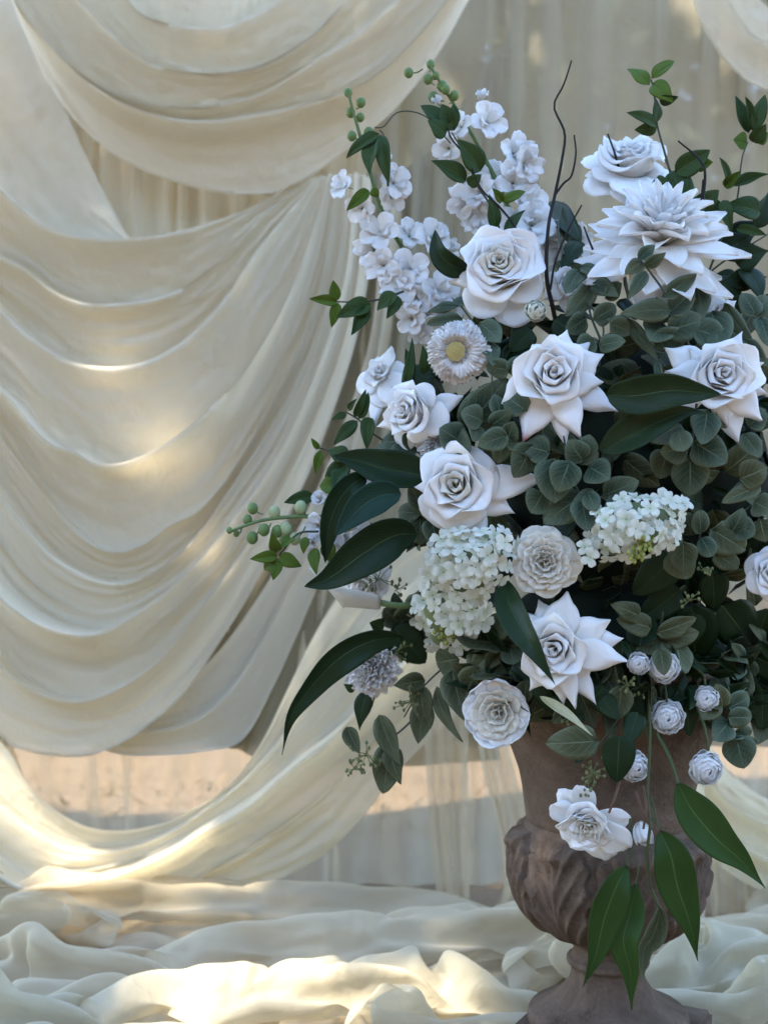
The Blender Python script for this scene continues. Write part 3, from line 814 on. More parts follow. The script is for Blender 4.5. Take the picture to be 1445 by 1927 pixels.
def stem_to(root, pts, rad, mat=None, name='stem'):
    """pts in photo px + depth; parented to root (which may be rotated)"""
    bpy.context.view_layer.update() if False else None
    V, F = tube_geo(px_path(pts), rad)
    inv = (Matrix.Translation(root.location) @ root.rotation_euler.to_matrix().to_4x4()).inverted()
    A = np.array(inv); V = V @ A[:3, :3].T + A[:3, 3]
    return link(name, new_mesh(name, V, F, mat=mat or S_GREEN), root)

# ------------------------------------------------------------------ leaves
def leaf_proto(name, wfn, mat, n=9, m=15, cupd=.12, bend=.12, fold=.10, notch=0.0, wav=0.02, seed=0):
    """unit leaf: length 1 along +X, full width 1 along Y, faces +Z"""
    s, t = np.meshgrid(np.linspace(-1, 1, n), np.linspace(0, 1, m), indexing='ij')
    w = wfn(t) * .5
    x = t - notch * (1 - t) ** 6 * np.abs(s) ** 1.0 * 1.0
    y = s * w
    z = -bend * (t - .35) ** 2 + fold * np.abs(s) * w * 1.4 - cupd * (s * w) ** 2 * 2 + wav * np.sin(t * 9 + seed * 2 + s * 1.5) * np.abs(s) + wav * .6 * perlin(t * 2 + seed, s + seed * 3)
    G = np.stack([x, y, z], -1)
    return grid_mesh(name, G, mat, .012)
def w_oval(t): return np.clip(1 - (2 * t - 1) ** 2, 0, 1) ** .5
def w_heart(t): return np.clip((np.sin(np.clip(t, 0, 1) ** .62 * math.pi)), 0, 1) ** .62
def w_round(t): return np.clip(1 - (2 * t - 1) ** 2, 0, 1) ** .5
def w_ovate(t): return np.clip(np.sin(np.clip(t, 0, 1) ** .68 * math.pi), 0, 1) ** .85
def w_lance(t): return np.clip(np.sin(np.clip(t, 0, 1) ** .66 * math.pi), 0, 1) ** 1.25
KINDS = {}
def reg(kind, wfn, mat, nvar=4, **kw):
    KINDS[kind] = [leaf_proto('leaf', wfn, mat, seed=i * 1.7 + 1, bend=kw.get('bend', .12) * (.4 + .5 * i), fold=kw.get('fold', .1) * (1.3 - .3 * i), cupd=kw.get('cupd', .1), notch=kw.get('notch', 0), wav=kw.get('wav', .02)) for i in range(nvar)]
reg('e', w_heart, L_EUC, notch=.10, bend=.22, fold=.10, wav=.03)
reg('r', w_round, L_EUC, bend=.25, fold=.06, wav=.03)
reg('o', w_heart, L_EUCO, notch=.08, bend=.22, fold=.12, wav=.03)
reg('v', w_ovate, L_VINE, bend=.3, fold=.22)
reg('f', w_ovate, L_FRESH, bend=.3, fold=.2)
reg('d', w_lance, L_DARK, bend=.25, fold=.2, wav=.015)
reg('b', w_ovate, L_EUC, bend=.2, fold=.15)
reg('k', w_heart, L_DARK, bend=.2, fold=.1)
reg('p', w_ovate, L_EUCO, bend=.3, fold=.15)

def place_leaf(root, b, t, wpx, kind, db, dt, tilt=0.0):
    """leaf from base pixel b to tip pixel t; tilt (radians) rolls it about its midrib"""
    A = P(b[0], b[1], db); B = P(t[0], t[1], dt)
    x = B - A; Ln = x.length; x.normalize()
    nrm = Vector((0, -1, 0)); nrm = (nrm - x * nrm.dot(x)).normalized()
    nrm = Matrix.Rotation(tilt, 3, x) @ nrm
    y = nrm.cross(x).normalized()
    W = mm(wpx, (db + dt) / 2) / max(.35, abs(math.cos(tilt)))
    M = Matrix((x * Ln, y * W, nrm * Ln)).transposed().to_4x4()
    M.translation = A - root.location
    me = rng.choice(KINDS[kind])
    return link('leaf', me, root, M)

def sprig(label, stem, leaves, kind='e', cat='eucalyptus', name='eucalyptus_sprig', group=None, mat=None, rad=.0009, dd=0.0, fixd=None, seeds=()):
    """stem: px points; leaves: (bx,by,tx,ty,width[,tilt[,kind[,ddepth]]])"""
    s0 = stem[0]
    dep = (lambda x, y: bd(x, y, dd)) if fixd is None else (lambda x, y: fixd)
    root = empty(name, P(s0[0], s0[1], dep(*s0)), label, cat, group)
    V, F = tube_geo(px_path([(x, y, dep(x, y) + .004) for x, y in stem], 20), [rad * 1.3, rad * .7])
    link('stem', new_mesh('stem', V - np.array(root.location), F, mat=mat or S_DARK), root)
    for lf in leaves:
        bx, by, tx, ty, wd = lf[:5]
        tilt = lf[5] if len(lf) > 5 else rng.uniform(-.5, .5)
        kd = lf[6] if len(lf) > 6 and lf[6] else kind
        ex = lf[7] if len(lf) > 7 else 0.0
        d0 = dep(bx, by) + ex + rng.uniform(-.004, .004); d1 = dep(tx, ty) + ex + rng.uniform(-.018, .006)
        place_leaf(root, (bx, by), (tx, ty), wd, kd, d0, d1, tilt)
    for (sx, sy, n, spread) in seeds:
        seed_cluster(root, sx, sy, dep(sx, sy) - .01, n, spread)
    return root

def seed_cluster(root, px, py, d, n, spread, mat=None, size=4.2):
    """little forked stalks with seed capsules, one part"""
    parts = []; r = random.Random(int(px * 7 + py))
    for i in range(n):
        a = r.uniform(0, 6.28); L_ = spread * r.uniform(.3, 1); x = px + math.cos(a) * L_; y = py + math.sin(a) * L_ * .9
        dz = r.uniform(-.012, .012)
        parts.append(tube_geo(px_path([(px + r.uniform(-3, 3), py + r.uniform(-3, 3), d), ((px + x) / 2, (py + y) / 2 + r.uniform(-3, 3), d + dz * .6), (x, y, d + dz)], 6), .0004, 4))
        c = np.array(P(x, y, d + dz)); s = mm(size * r.uniform(.7, 1.2), d)
        parts.append(tube_geo(np.array([c + np.array([0, 0, s * q]) for q in (-.9, -.5, 0, .6, .9)]), [s * .2, s * .62, s * .7, s * .5, s * .15], 6))
    me = join_meshes('seed_head', [(V - np.array(root.location), F) for V, F in parts], mat or SEED)
    o = link('seed_head', me, root); o['kind'] = 'stuff'; return o

def blade(label, pts, wpx, mat, cat='leaf', name='long_leaf', roll=0.0, wfn=None, group=None, stem=None, cupk=.35, parent=None, stemmat=None, wave=.0):
    """long leaf along a centre line of (px,py,d); its own thing unless a parent is given"""
    c = px_path(pts, 30); n = len(c)
    if parent is None:
        root = empty(name, c[0], label, cat, group)
    else: root = parent
    T = np.gradient(c, axis=0); T /= np.linalg.norm(T, axis=1, keepdims=True)
    nrm = np.array([0, -1.0, 0]) - T * (T @ np.array([0, -1.0, 0]))[:, None]; nrm /= np.linalg.norm(nrm, axis=1, keepdims=True)
    lat = np.cross(nrm, T)
    ro = np.linspace(roll if np.isscalar(roll) else roll[0], roll if np.isscalar(roll) else roll[1], n)[:, None]
    N2 = nrm * np.cos(ro) + lat * np.sin(ro); L2 = lat * np.cos(ro) - nrm * np.sin(ro)
    t = np.linspace(0, 1, n); dmean = float(np.mean([p_[2] for p_ in pts]))
    W = mm(wpx, dmean) / 2 * (wfn or w_lance)(t)
    s = np.linspace(-1, 1, 13)
    G = c[None] + L2[None] * (s[:, None, None] * W[None, :, None])
    G = G + N2[None] * ((-.10 * W[None] * (1 - np.abs(s[:, None])) + cupk * W[None] * (np.abs(s[:, None]) ** 2 - .3) + wave * mm(wpx, dmean) * np.sin(t * 17 + s[:, None] * 2)[...] * np.abs(s[:, None]))[..., None])
    me = grid_mesh('blade', G - np.array(root.location), mat, .0006)
    link('blade' if parent is None else 'leaf', me, root)
    if stem:
        V, F = tube_geo(px_path(stem, 14), .0011); link('stalk', new_mesh('stalk', V - np.array(root.location), F, mat=stemmat or S_OLIVE), root)
    return root

def twig(label, runs, mat=None, rad=(.0022, .0007), cat='twig', name='bare_twig', group='bare dark curly twigs'):
    root = empty(name, P(*runs[0][0]), label, cat, group)
    for i, r_ in enumerate(runs):
        V, F = tube_geo(px_path(r_, 40), list(rad) if i == 0 else [rad[0] * .5, rad[1]])
        k = 1 + .18 * np.sin(np.arange(len(V)) * 2.7)
        link('main_stem' if i == 0 else 'side_shoot', new_mesh('shoot', V - np.array(root.location), F, mat=mat or S_BLACK), root)
    return root

def ball_geo(c, r, sq=(1, 1, 1), n=10, m=8):
    a = np.linspace(0, 2 * math.pi, n, endpoint=False); b = np.linspace(.02, math.pi - .02, m)
    A, B = np.meshgrid(a, b, indexing='ij')
    V = np.stack([np.sin(B) * np.cos(A) * sq[0], np.sin(B) * np.sin(A) * sq[1], np.cos(B) * sq[2]], -1) * r
    V = V * (1 + .06 * np.sin(A * 5)[..., None] * np.sin(B)[..., None])
    return (V + np.array(c)).reshape(-1, 3), grid_faces(n, m, wrap=True)[:, ::-1]

# delphinium: stem, blossoms with petals, buds
_bl = []
for v_ in range(4):
    lst = []
    for i in range(7):
        inner = i >= 5; sc_ = .55 if inner else 1.0
        prof = [(.04, 0), (.22 * sc_, .10), (.55 * sc_, .30 + (.15 if inner else 0)), (.92 * sc_, .42 + .10 * math.sin(v_ * 2 + i) + (.15 if inner else 0)), (1.05 * sc_, .40)]
        G = petal_grid(prof, .46 * sc_, wround, cup=.9, curl=-.05, ruf=.07, rfreq=4, rnd=.2, nu=9, nv=9, seed=v_ * 7 + i * 1.7)
        lst.append(grid_mesh('petal', G, W_SHEER, .012))
    _bl.append(lst)
V_, F_ = tube_geo(np.array([(0, 0, -.75), (0, .03, -.4), (0, 0, -.08), (0, 0, .06)]), [.025, .03, .06, .16], 6)
_calyx = new_mesh('blossom', V_, F_, mat=S_GREEN)
def blossom(root, px, py, Rp, face, d, i, npet=7, closed=0.0):
    Fr = frame(face, rng.uniform(0, 6)); s = mm(Rp, d)
    M = Matrix.Translation(P(px, py, d) - root.location) @ Fr @ Matrix.Scale(s, 4)
    b = link('blossom', _calyx, root, M)
    ls = _bl[i % 4]
    for k in range(npet):
        sqz = Matrix.Diagonal((1 - closed, 1 - closed * .6, 1 + closed * .9, 1))
        link('petal', ls[k % 7], b, rotz((k * 1.2566 if k < 5 else k * 3.14 + .5) + rng.uniform(-.15, .15)) @ sqz)
def delph(label, stem, blooms, buds, d0, dd=0.0, group='white delphinium spikes'):
    root = empty('delphinium_spike', P(stem[0][0], stem[0][1], stem[0][2]), label, 'delphinium', group)
    V, F = tube_geo(px_path(stem, 30), [.0030, .0022, .0013]); link('stem', new_mesh('stem', V - np.array(root.location), F, mat=S_GREEN), root)
    for i, b in enumerate(blooms):
        px, py, Rp, face = b[:4]; ex = b[4] if len(b) > 4 else 0.0
        blossom(root, px, py, Rp, face, d0 + ex + rng.uniform(-.01, .01), i, closed=(b[5] if len(b) > 5 else 0.0))
    for (bx, by, r_, sx, sy, *mt) in buds:
        d = d0 + rng.uniform(-.004, .004)
        parts = [ball_geo(P(bx, by, d), mm(r_, d), (1, 1, 1.15))]
        V, F = join_list(parts)
        link('bud', new_mesh('bud', V - np.array(root.location), F, mat=(BUD_P if mt else BUD_G)), root)
        V, F = tube_geo(px_path([(sx, sy, d0), ((sx + bx) / 2 + 2, (sy + by) / 2 + 3, d), (bx, by, d)], 8), .0007, 5)
        link('bud_stalk', new_mesh('bud_stalk', V - np.array(root.location), F, mat=S_GREEN), root)
    return root
def join_list(parts):
    Vs, Fs, off = [], [], 0
    for V, F in parts: Vs.append(V); Fs.append(F + off); off += len(V)
    return np.vstack(Vs), np.vstack(Fs)

# hydrangea: florets of four petals on a cone
_fl = []
for v_ in range(4):
    parts = []
    for i in range(4):
        G = petal_grid([(.05, 0), (.35, .06), (.75, .12), (1.0, .02)], .40, wround, cup=.3, ruf=.06, rfreq=3, rnd=.2, nu=7, nv=7, seed=v_ * 4 + i)
        a = i * math.pi / 2 + random.Random(v_ * 9 + i).uniform(-.2, .2); c, s = math.cos(a), math.sin(a)
        G = G @ np.array([[c, s, 0], [-s, c, 0], [0, 0, 1]])
        parts.append((G.reshape(-1, 3), grid_faces(7, 7)))
    V, F = join_list(parts)
    uvq = np.tile(np.stack(np.meshgrid(np.linspace(0, 1, 7), np.linspace(0, 1, 7), indexing='ij'), -1).reshape(-1, 2), (4, 1))
    _fl.append(new_mesh('floret', V, F, uvq, mat=W_HYD))
def hydrangea(label, outline, n, size, seedspots, dd=0.0, seed=3, group='white hydrangea heads'):
    """outline: list of (cx,cy,rx,ry) lobes"""
    r = random.Random(seed); cx, cy = outline[0][:2]
    root = empty('hydrangea', P(cx, cy, bd(cx, cy) + dd), label, 'hydrangea', group)
    tot = sum(o[2] * o[3] for o in outline)
    pts = []
    for (ox, oy, rx, ry) in outline:
        m = int(n * rx * ry / tot); k = 0; tries = 0
        while k < m and tries < 4000:
            tries += 1
            a = r.uniform(0, 6.28); q = math.sqrt(r.random()); x = ox + math.cos(a) * rx * q; y = oy + math.sin(a) * ry * q
            if any((x - p[0]) ** 2 + (y - p[1]) ** 2 < (size * .92) ** 2 for p in pts): continue
            if any((x - s_[0]) ** 2 + (y - s_[1]) ** 2 < (s_[3] * .75) ** 2 for s_ in seedspots): continue
            dep = math.sqrt(max(0, 1 - q * q))
            pts.append((x, y, q, a, dep)); k += 1
    for i, (x, y, q, a, dep) in enumerate(pts):
        d = bd(x, y) + dd - .035 * dep + r.uniform(-.010, .006)
        fx, fy = math.cos(a) * q * .75 + r.uniform(-.4, .4), -math.sin(a) * q * .75 + .15 + r.uniform(-.4, .4)
        l = math.hypot(fx, fy); 
        if l > .92: fx *= .92 / l; fy *= .92 / l
        s = mm(size * r.uniform(.85, 1.15), d)
        link('floret', _fl[i % 4], root, Matrix.Translation(P(x, y, d) - root.location) @ frame((fx, fy), r.uniform(0, 6.28)) @ Matrix.Scale(s, 4))
    core = [ball_geo(P(ox, oy, bd(ox, oy) + dd + .012), mm(min(rx, ry) * .8, 1.1), (rx / min(rx, ry), .55, ry / min(rx, ry)), 16, 12) for (ox, oy, rx, ry) in outline]
    V, F = join_list(core); tag(link('core', new_mesh('core', V - np.array(root.location), F, mat=plain('hydrangea_core', (.16, .19, .08))), root), kind='stuff')
    for (sx, sy, k, sp) in seedspots: seed_cluster(root, sx, sy, bd(sx, sy) + dd - .035, k, sp, plain('hydrangea_bud', (.28, .30, .07)), 5)
    return root
# ------------------------------------------------------------------ urn
def stone(name, base, warm):
    m, N, L, bs = mat_new(name)
    tc = N.new('ShaderNodeTexCoord'); o = tc.outputs['Object']
    a = nramp(N, L, nnoise(N, L, 11, 8, .72, o, .9), [(.36, (0, 0, 0)), (.64, (1, 1, 1))]); b = nnoise(N, L, 70, 4, .7, o); c_ = nnoise(N, L, 260, 3, .7, o)
    c = nmix(N, L, base, warm, a)
    c = nmix(N, L, c, tuple(x * .55 for x in base), nmath(N, L, 'MULTIPLY', b, .55))
    pit = nmath(N, L, 'MULTIPLY', nmath(N, L, 'SUBTRACT', c_, .64, clamp=True), 7, clamp=True)
    c = nmix(N, L, c, (.09, .07, .06), nmath(N, L, 'MULTIPLY', pit, .6))
    L.new(c, bs.inputs['Base Color']); bs.inputs['Roughness'].default_value = .9; bs.inputs['Specular IOR Level'].default_value = .12
    h = nmath(N, L, 'SUBTRACT', nmath(N, L, 'ADD', nmath(N, L, 'MULTIPLY', b, .7), nmath(N, L, 'MULTIPLY', c_, .25)), nmath(N, L, 'MULTIPLY', pit, .5))
    L.new(nbump(N, L, h, .9, .005), bs.inputs['Normal'])
    return m
M_STONE = stone('terracotta_stone', (.080, .052, .034), (.19, .132, .092))
UD = 1.27; UX = 1143
uroot = empty('stone_urn', P(UX, 1927, UD), 'weathered pinkish grey stone urn with carved leaves around its belly holding the flowers', 'urn')
uroot.location.z = GZ
def uz(py): return P(UX, py, UD).z - GZ
def ur(px): return px / FPX * UD
S_ = UD / FPX
def relief(A, Z):
    """acanthus leaves in low relief on the belly"""
    ztop, zbot = uz(1545), uz(1765)
    v = np.clip((Z - zbot) / (ztop - zbot), 0, 1)            # 0 bottom 1 shoulder
    nl = 8; a = (A + .32) % (2 * math.pi / nl) - math.pi / nl; a = a / (math.pi / nl)       # -1..1
    on = sstep((v - .02) / .10) * sstep((.97 - v) / .05)
    w_ = .40 + .58 * np.sin(np.clip(v, 0, 1) * math.pi * .92) ** .8
    w_ = w_ * (1 + .09 * np.sin(v * 26))
    ins = sstep((w_ - np.abs(a)) / .06)
    rib = np.exp(-(a / .07) ** 2) * .9
    veins = (np.sin((v * 2.6 - np.abs(a) ** .8 * 1.6) * 9.5) * .5 + .5) ** 2 * (1 - rib) * np.clip(np.abs(a) / .15, 0, 1)
    # second row of small leaves between
    a2 = 1 - np.abs(a); w2 = .55 * sstep((v - .25) / .3) * sstep((.92 - v) / .12)
    ins2 = sstep((w2 - a2) / .12) * .5
    curl = np.exp(-((v - .86) / .07) ** 2) * ins * np.exp(-(a / .5) ** 2) * 1.3
    return (.0055 * ins * (1 + .6 * rib + .7 * veins) + .0035 * ins2 + .0075 * curl) * on
belly = [(138, 1538), (150, 1543), (156, 1552), (162, 1572), (169, 1600), (172, 1628), (169, 1658), (158, 1695), (130, 1730), (100, 1752), (76, 1765), (70, 1772)]
neckp = [(256, 1240), (262, 1248), (252, 1260), (236, 1305), (208, 1345), (184, 1400), (167, 1450), (158, 1500), (153, 1528), (150, 1542), (140, 1550)]
footp = [(66, 1768), (64, 1785), (68, 1795), (76, 1800), (77, 1808), (70, 1815), (68, 1828), (74, 1846), (96, 1872), (122, 1886), (136, 1893), (146, 1899), (150, 1910), (148, 1924), (140, 1926)]
def lz(name, pr, disp=None, ns=200): return link(name, lathe(name, [(ur(r), uz(y)) for r, y in pr], ns, M_STONE, disp), uroot)
link('belly', lathe('belly', [(ur(r), uz(y)) for r, y in belly], 560, M_STONE, relief, 20), uroot)
lz('neck', neckp, lambda A, Z: .0010 * np.sin(A * 3 + Z * 60) * .5 + .0007 * perlin(A * 4, Z * 60))
inner = [(240, 1256), (215, 1300), (180, 1360), (150, 1440), (60, 1480), (2, 1484)]
lz('inner_wall', inner)
lz('foot', footp, lambda A, Z: .0006 * perlin(A * 5, Z * 80))
def plinth():
    import bmesh
    hw = ur(159); z1 = uz(1925); bm = bmesh.new(); bmesh.ops.create_cube(bm, size=1.0)
    for v in bm.verts: v.co = Vector((v.co.x * 2 * hw, v.co.y * 2 * hw, z1 + (v.co.z - .5) * (z1 + .002)))
    bmesh.ops.bevel(bm, geom=bm.edges[:], offset=.004, segments=2, affect='EDGES', clamp_overlap=True)
    me = bpy.data.meshes.new('plinth'); bm.to_mesh(me); me.materials.append(M_STONE)
    o = link('plinth', me, uroot); o.rotation_euler.z = math.radians(-28)
plinth()

# ------------------------------------------------------------------ inner mass of the arrangement
def mass():
    c = P(1175, 900, 1.27); c2 = P(1150, 1230, 1.24)
    V, F = join_list([ball_geo(c, .145, (1, .7, .95), 40, 30), ball_geo(c2, .10, (1.1, .8, .8), 30, 20)])
    o = link('flower_foam', new_mesh('flower_foam', V, F, mat=plain('dark_foam', (.012, .018, .010), .95, .003, 60)))
    tag(o, 'dark green mound of floral foam hidden deep among the leaves', 'foam')
    # filler greenery that nobody could count
    me = KINDS
    parts = []; r = np.random.RandomState(21)
    src = []
    for kd in ('e', 'k', 'd'):
        for m_ in KINDS[kd][:2]:
            n = len(m_.vertices); co = np.empty(n * 3, np.float32); m_.vertices.foreach_get('co', co)
            src.append((co.reshape(-1, 3), np.array([list(p.vertices) for p in m_.polygons])))
    for nm, col, cnt, kinds in (('filler_leaves', L_EUCO, 260, (0, 1)), ('filler_dark_leaves', L_DARK, 430, (2, 3, 4, 5))):
        Vs, Fs, U, off = [], [], [], 0
        for i in range(cnt):
            if r.rand() < .66:
                a = r.uniform(0, 6.28); q = r.rand() ** .5; px = 1195 + math.cos(a) * q * 430; py = 900 + math.sin(a) * q * 385
                if py > 1240 and px < 1000: continue
                d = bd(px, py) + r.uniform(.07, .14)
            else:
                px = r.uniform(900, 1445); py = r.uniform(1200, 1322); d = bd(px, py) + r.uniform(-.006, .04)
            if px < 860 and py < 620: continue
            p = np.array(P(px, py, d)); L_ = mm(r.uniform(45, 95), d)
            x = r.normal(0, 1, 3); out = p - np.array(P(1175, 900, 1.3)); out /= np.linalg.norm(out)
            x += out * .8; x /= np.linalg.norm(x); nn = out + r.normal(0, .5, 3); nn -= x * (nn @ x); nn /= np.linalg.norm(nn); y = np.cross(nn, x)
            k = kinds[r.randint(len(kinds))]; co, fc = src[k]; W = L_ * (.75 if k < 4 else .3)
            v = p + co[:, :1] * x * L_ + co[:, 1:2] * y * W + co[:, 2:] * nn * L_
            Vs.append(v); Fs.append(fc + off); off += len(v)
            U.append(np.stack([co[:, 1] + .5, co[:, 0]], -1))
        o = link(nm, new_mesh(nm, np.vstack(Vs), np.vstack(Fs), np.vstack(U), mat=col)); tag(o, 'shadowed ' + ('grey green' if 'dark' not in nm else 'deep green') + ' filler leaves packed between the flowers', 'foliage', kind='stuff')
mass()

# ------------------------------------------------------------------ roses
rose('white rose with long pointed petals and pink tips, near the bouquet centre', 1037, 712, 104, (-.05, .12),
     tips=[(1066, 628), (1108, 643, .62), (1130, 672), (1156, 768, .72), (1086, 822, .8), (1064, 836, .5), (986, 828, .9), (946, 756), (969, 684), (1006, 646), (1128, 720, .9), (1040, 790, 1.1)],
     pinks=(1, 3, 6), core=.60, seed=2)
rose('white rose with spiky petals near the right edge, dark leaf tip over its centre', 1348, 712, 96, (.0, .08),
     tips=[(1391, 630, .7), (1413, 650, .6), (1430, 684, .8), (1441, 737, .7), (1424, 790, .9), (1386, 829, .8), (1365, 800, .8), (1250, 770, .9), (1252, 702, .8), (1257, 655, .9), (1296, 660, .8)],
     pinks=(1, 3), core=.66, seed=5)
rose('bluish white open rose with rounded petals and one big triangular petal jutting right', 862, 918, 100, (-.18, .12),
     tips=[(890, 842, 1.15, 'r'), (826, 848, .8, 'r'), (786, 918, .8, 'p'), (812, 985, 1.0, 'r'), (862, 1000, 1.1, 'r'), (909, 1017, .75, 'p'), (1014, 900, .95, 'p'), (960, 962, .75, 'p'), (935, 880, 1.0, 'r'), (812, 880, .8, 'r')],
     core=.66, seed=7, cream=W_CREAM)
rose('large white rose with torn looking pointed petals low above the urn rim', 1050, 1216, 98, (-.28, -.02),
     tips=[(1066, 1116, 1.0), (1016, 1134, .9), (994, 1156, .7), (995, 1228, .6), (1004, 1296, .9), (1056, 1322, .7), (1080, 1326, .6), (1114, 1320, .6), (1168, 1238, .9), (1160, 1200, .8), (1140, 1166, .9), (1100, 1290, 1.0)],
     core=.62, seed=9, dd=-.05)
rose('creamy white cupped rose at the upper left of the bouquet beside a round bud', 937, 515, 88, (-.05, .25),
     tips=[(848, 535, .9), (1020, 484, .8), (895, 606, 1.0, 'r'), (980, 612, 1.0, 'r'), (1012, 570, .9, 'r'), (900, 466, 1.0, 'r'), (965, 462, 1.1, 'r'), (868, 500, .8, 'r')],
     core=.80, seed=11, cream=W_CREAM, n_in=19, hgt=.7)
rose('white rose seen from the side near the left edge, facing left', 792, 782, 62, (-.62, .10),
     tips=[(722, 800, .9), (750, 840, 1.0, 'r'), (850, 800, 1.1, 'r'), (858, 748, 1.0), (820, 728, 1.0, 'r'), (775, 725, 1.0, 'r'), (800, 835, 1.0, 'r')],
     core=.80, seed=13, hgt=1.0)
rose('white garden rose tilted upward at the top of the bouquet above the dahlia', 1180, 335, 84, (.02, .80), core=.78, seed=15, auto=(7, 8), round_out=True, n_in=16, hgt=.75, dd=-.02)
rose('white rose half hidden at the left edge showing its pale back petals', 722, 705, 50, (-.45, .35), tips=[(676, 738, 1.1, 'r'), (690, 686, 1.1, 'r'), (736, 652, 1.0), (764, 690, 1.2), (760, 760, 1.3, 'r'), (700, 800, 1.0), (720, 770, 1.2, 'r')],
     core=.55, seed=16, n_in=7, hgt=.5, dd=.03)
rose('pale pinkish white rose glimpsed under the big dark leaf at the left', 690, 1088, 48, (-.3, -.5), core=.75, seed=17, auto=(5, 6), round_out=True, n_in=10, dd=.05)
rose('white rose cut by the right edge of the frame below the middle', 1452, 1078, 52, (-.2, .1), core=.75, seed=18, auto=(5, 6), round_out=True, n_in=12)
rose('white rose petals peeking out behind the eucalyptus right of the dahlia', 1350, 590, 40, (.3, -.2), core=.6, seed=19, auto=(4, 5), n_in=8, dd=.06)
rose('white rose partly hidden behind the dark twig right of the cream rose', 1062, 540, 46, (.3, .1), core=.6, seed=20, auto=(5, 6), n_in=10, dd=.05)

# ------------------------------------------------------------------ dahlia
def dahlia(label, px, py, R_px, face, dd):
    d = bd(px, py) + dd; R = mm(R_px, d); r = random.Random(4)
    root, Fr = flower_root('dahlia', label, 'dahlia', px, py, d, face)
    rows = [(9, .98, -.42, .24), (11, 1.05, -.10, .24), (12, .95, .14, .21), (11, .78, .34, .18), (10, .60, .50, .15), (9, .42, .58, .11), (8, .27, .56, .08), (6, .14, .50, .05)]
    for q, (n, L_, zt, wd) in enumerate(rows):
        for k in range(n):
            a = (k + .5 * (q % 2)) * 2 * math.pi / n + r.uniform(-.16, .16); l = L_ * r.uniform(.84, 1.10); z = zt + r.uniform(-.08, .08)
            up = q / len(rows)
            prof = [(R * .03, R * .12 * up), (R * l * .35, R * (.10 + z * .45)), (R * l * .75, R * (z * .95 + .04)), (R * l, R * (z + .03 + .10 * up))]
            G = petal_grid(prof, R * wd, wpoint, cup=-2.2 / R if q < 3 else 3.5 / R, curl=-R * .03, ruf=R * .012, rfreq=3, rnd=0, nu=7, nv=10, seed=r.random() * 9, fold=-.25)
            link('petal', grid_mesh('petal', G, W_ROSE, R * .008), root, rotz(a))
    return root
dahlia('huge white dahlia with many pointed petals near the top right', 1238, 468, 150, (.0, .74), -.03)

# ------------------------------------------------------------------ other round flowers
carnation('cream lisianthus with tightly ruffled petals right of the long hydrangea', 1024, 1056, 58, (-.05, .05), W_CREAM, W_CREAM, 'lisianthus', 'lisianthus', -.02, 2, rows=6, n0=9, wd=.46, ruf=.075, rfreq=5, dome=.45)
carnation('round white garden rose with cupped cream centre resting against the urn neck', 936, 1340, 62, (-.25, -.02), None, W_CREAM, 'garden_rose', 'rose', -.03, 3, rows=5, n0=9, wd=.42, ruf=.05, rfreq=5, dome=.34, outer=9)
carnation('fluffy white pompon aster at the lower left of the bouquet', 698, 1252, 52, (-.25, -.05), None, None, 'pompon_aster', 'aster', 0, 4, rows=9, n0=18, wd=.20, ruf=.06, rfreq=6, dome=.85)
carnation('ruffled white flower behind the side-facing rose at the left', 815, 830, 34, (-.5, .0), None, None, 'pompon_aster', 'aster', .01, 14, rows=7, n0=16, wd=.20, ruf=.06, rfreq=6, dome=.8)
RAN = 'small white ranunculus buds hanging over the urn'
layered('medium white ranunculus in front of the urn neck, right of centre', 1257, 1350, 37, (-.05, .0), n=42, seed=5, group=RAN, dd=-.02, openness=110, ruf=.055, rfreq=4)
layered('smallest white ranunculus, opened flat, to the upper right of the urn neck', 1328, 1314, 27, (.0, .12), n=30, seed=6, group=RAN, flat=.7, ruf=.05, dd=-.03)
layered('white ranunculus hanging farthest right beside the urn', 1330, 1448, 38, (.15, -.15), n=42, seed=7, group=RAN, dd=-.03, openness=112, ruf=.055, rfreq=4)
layered('white ranunculus half covered by a dark round leaf in front of the urn', 1196, 1444, 34, (.25, -.05), n=38, seed=8, group=RAN, dd=-.035, openness=112, ruf=.055, rfreq=4)
layered('little white ranunculus left of its twin above the urn rim', 1201, 1249, 24, (.0, .1), n=28, seed=9, group=RAN, dd=-.045, ruf=.05)
layered('white ranunculus with an olive green eye-like leaf over its middle', 1249, 1256, 33, (-.1, .15), n=38, seed=10, group=RAN, dd=-.04, ruf=.04)
layered('closed greenish cream bud beside the cupped cream rose', 1009, 582, 25, (.1, .3), n=24, mat=W_GREEN, name='flower_bud', cat='bud', seed=11, openness=120, flat=1.15, ruf=.05, dd=-.03, start=5)

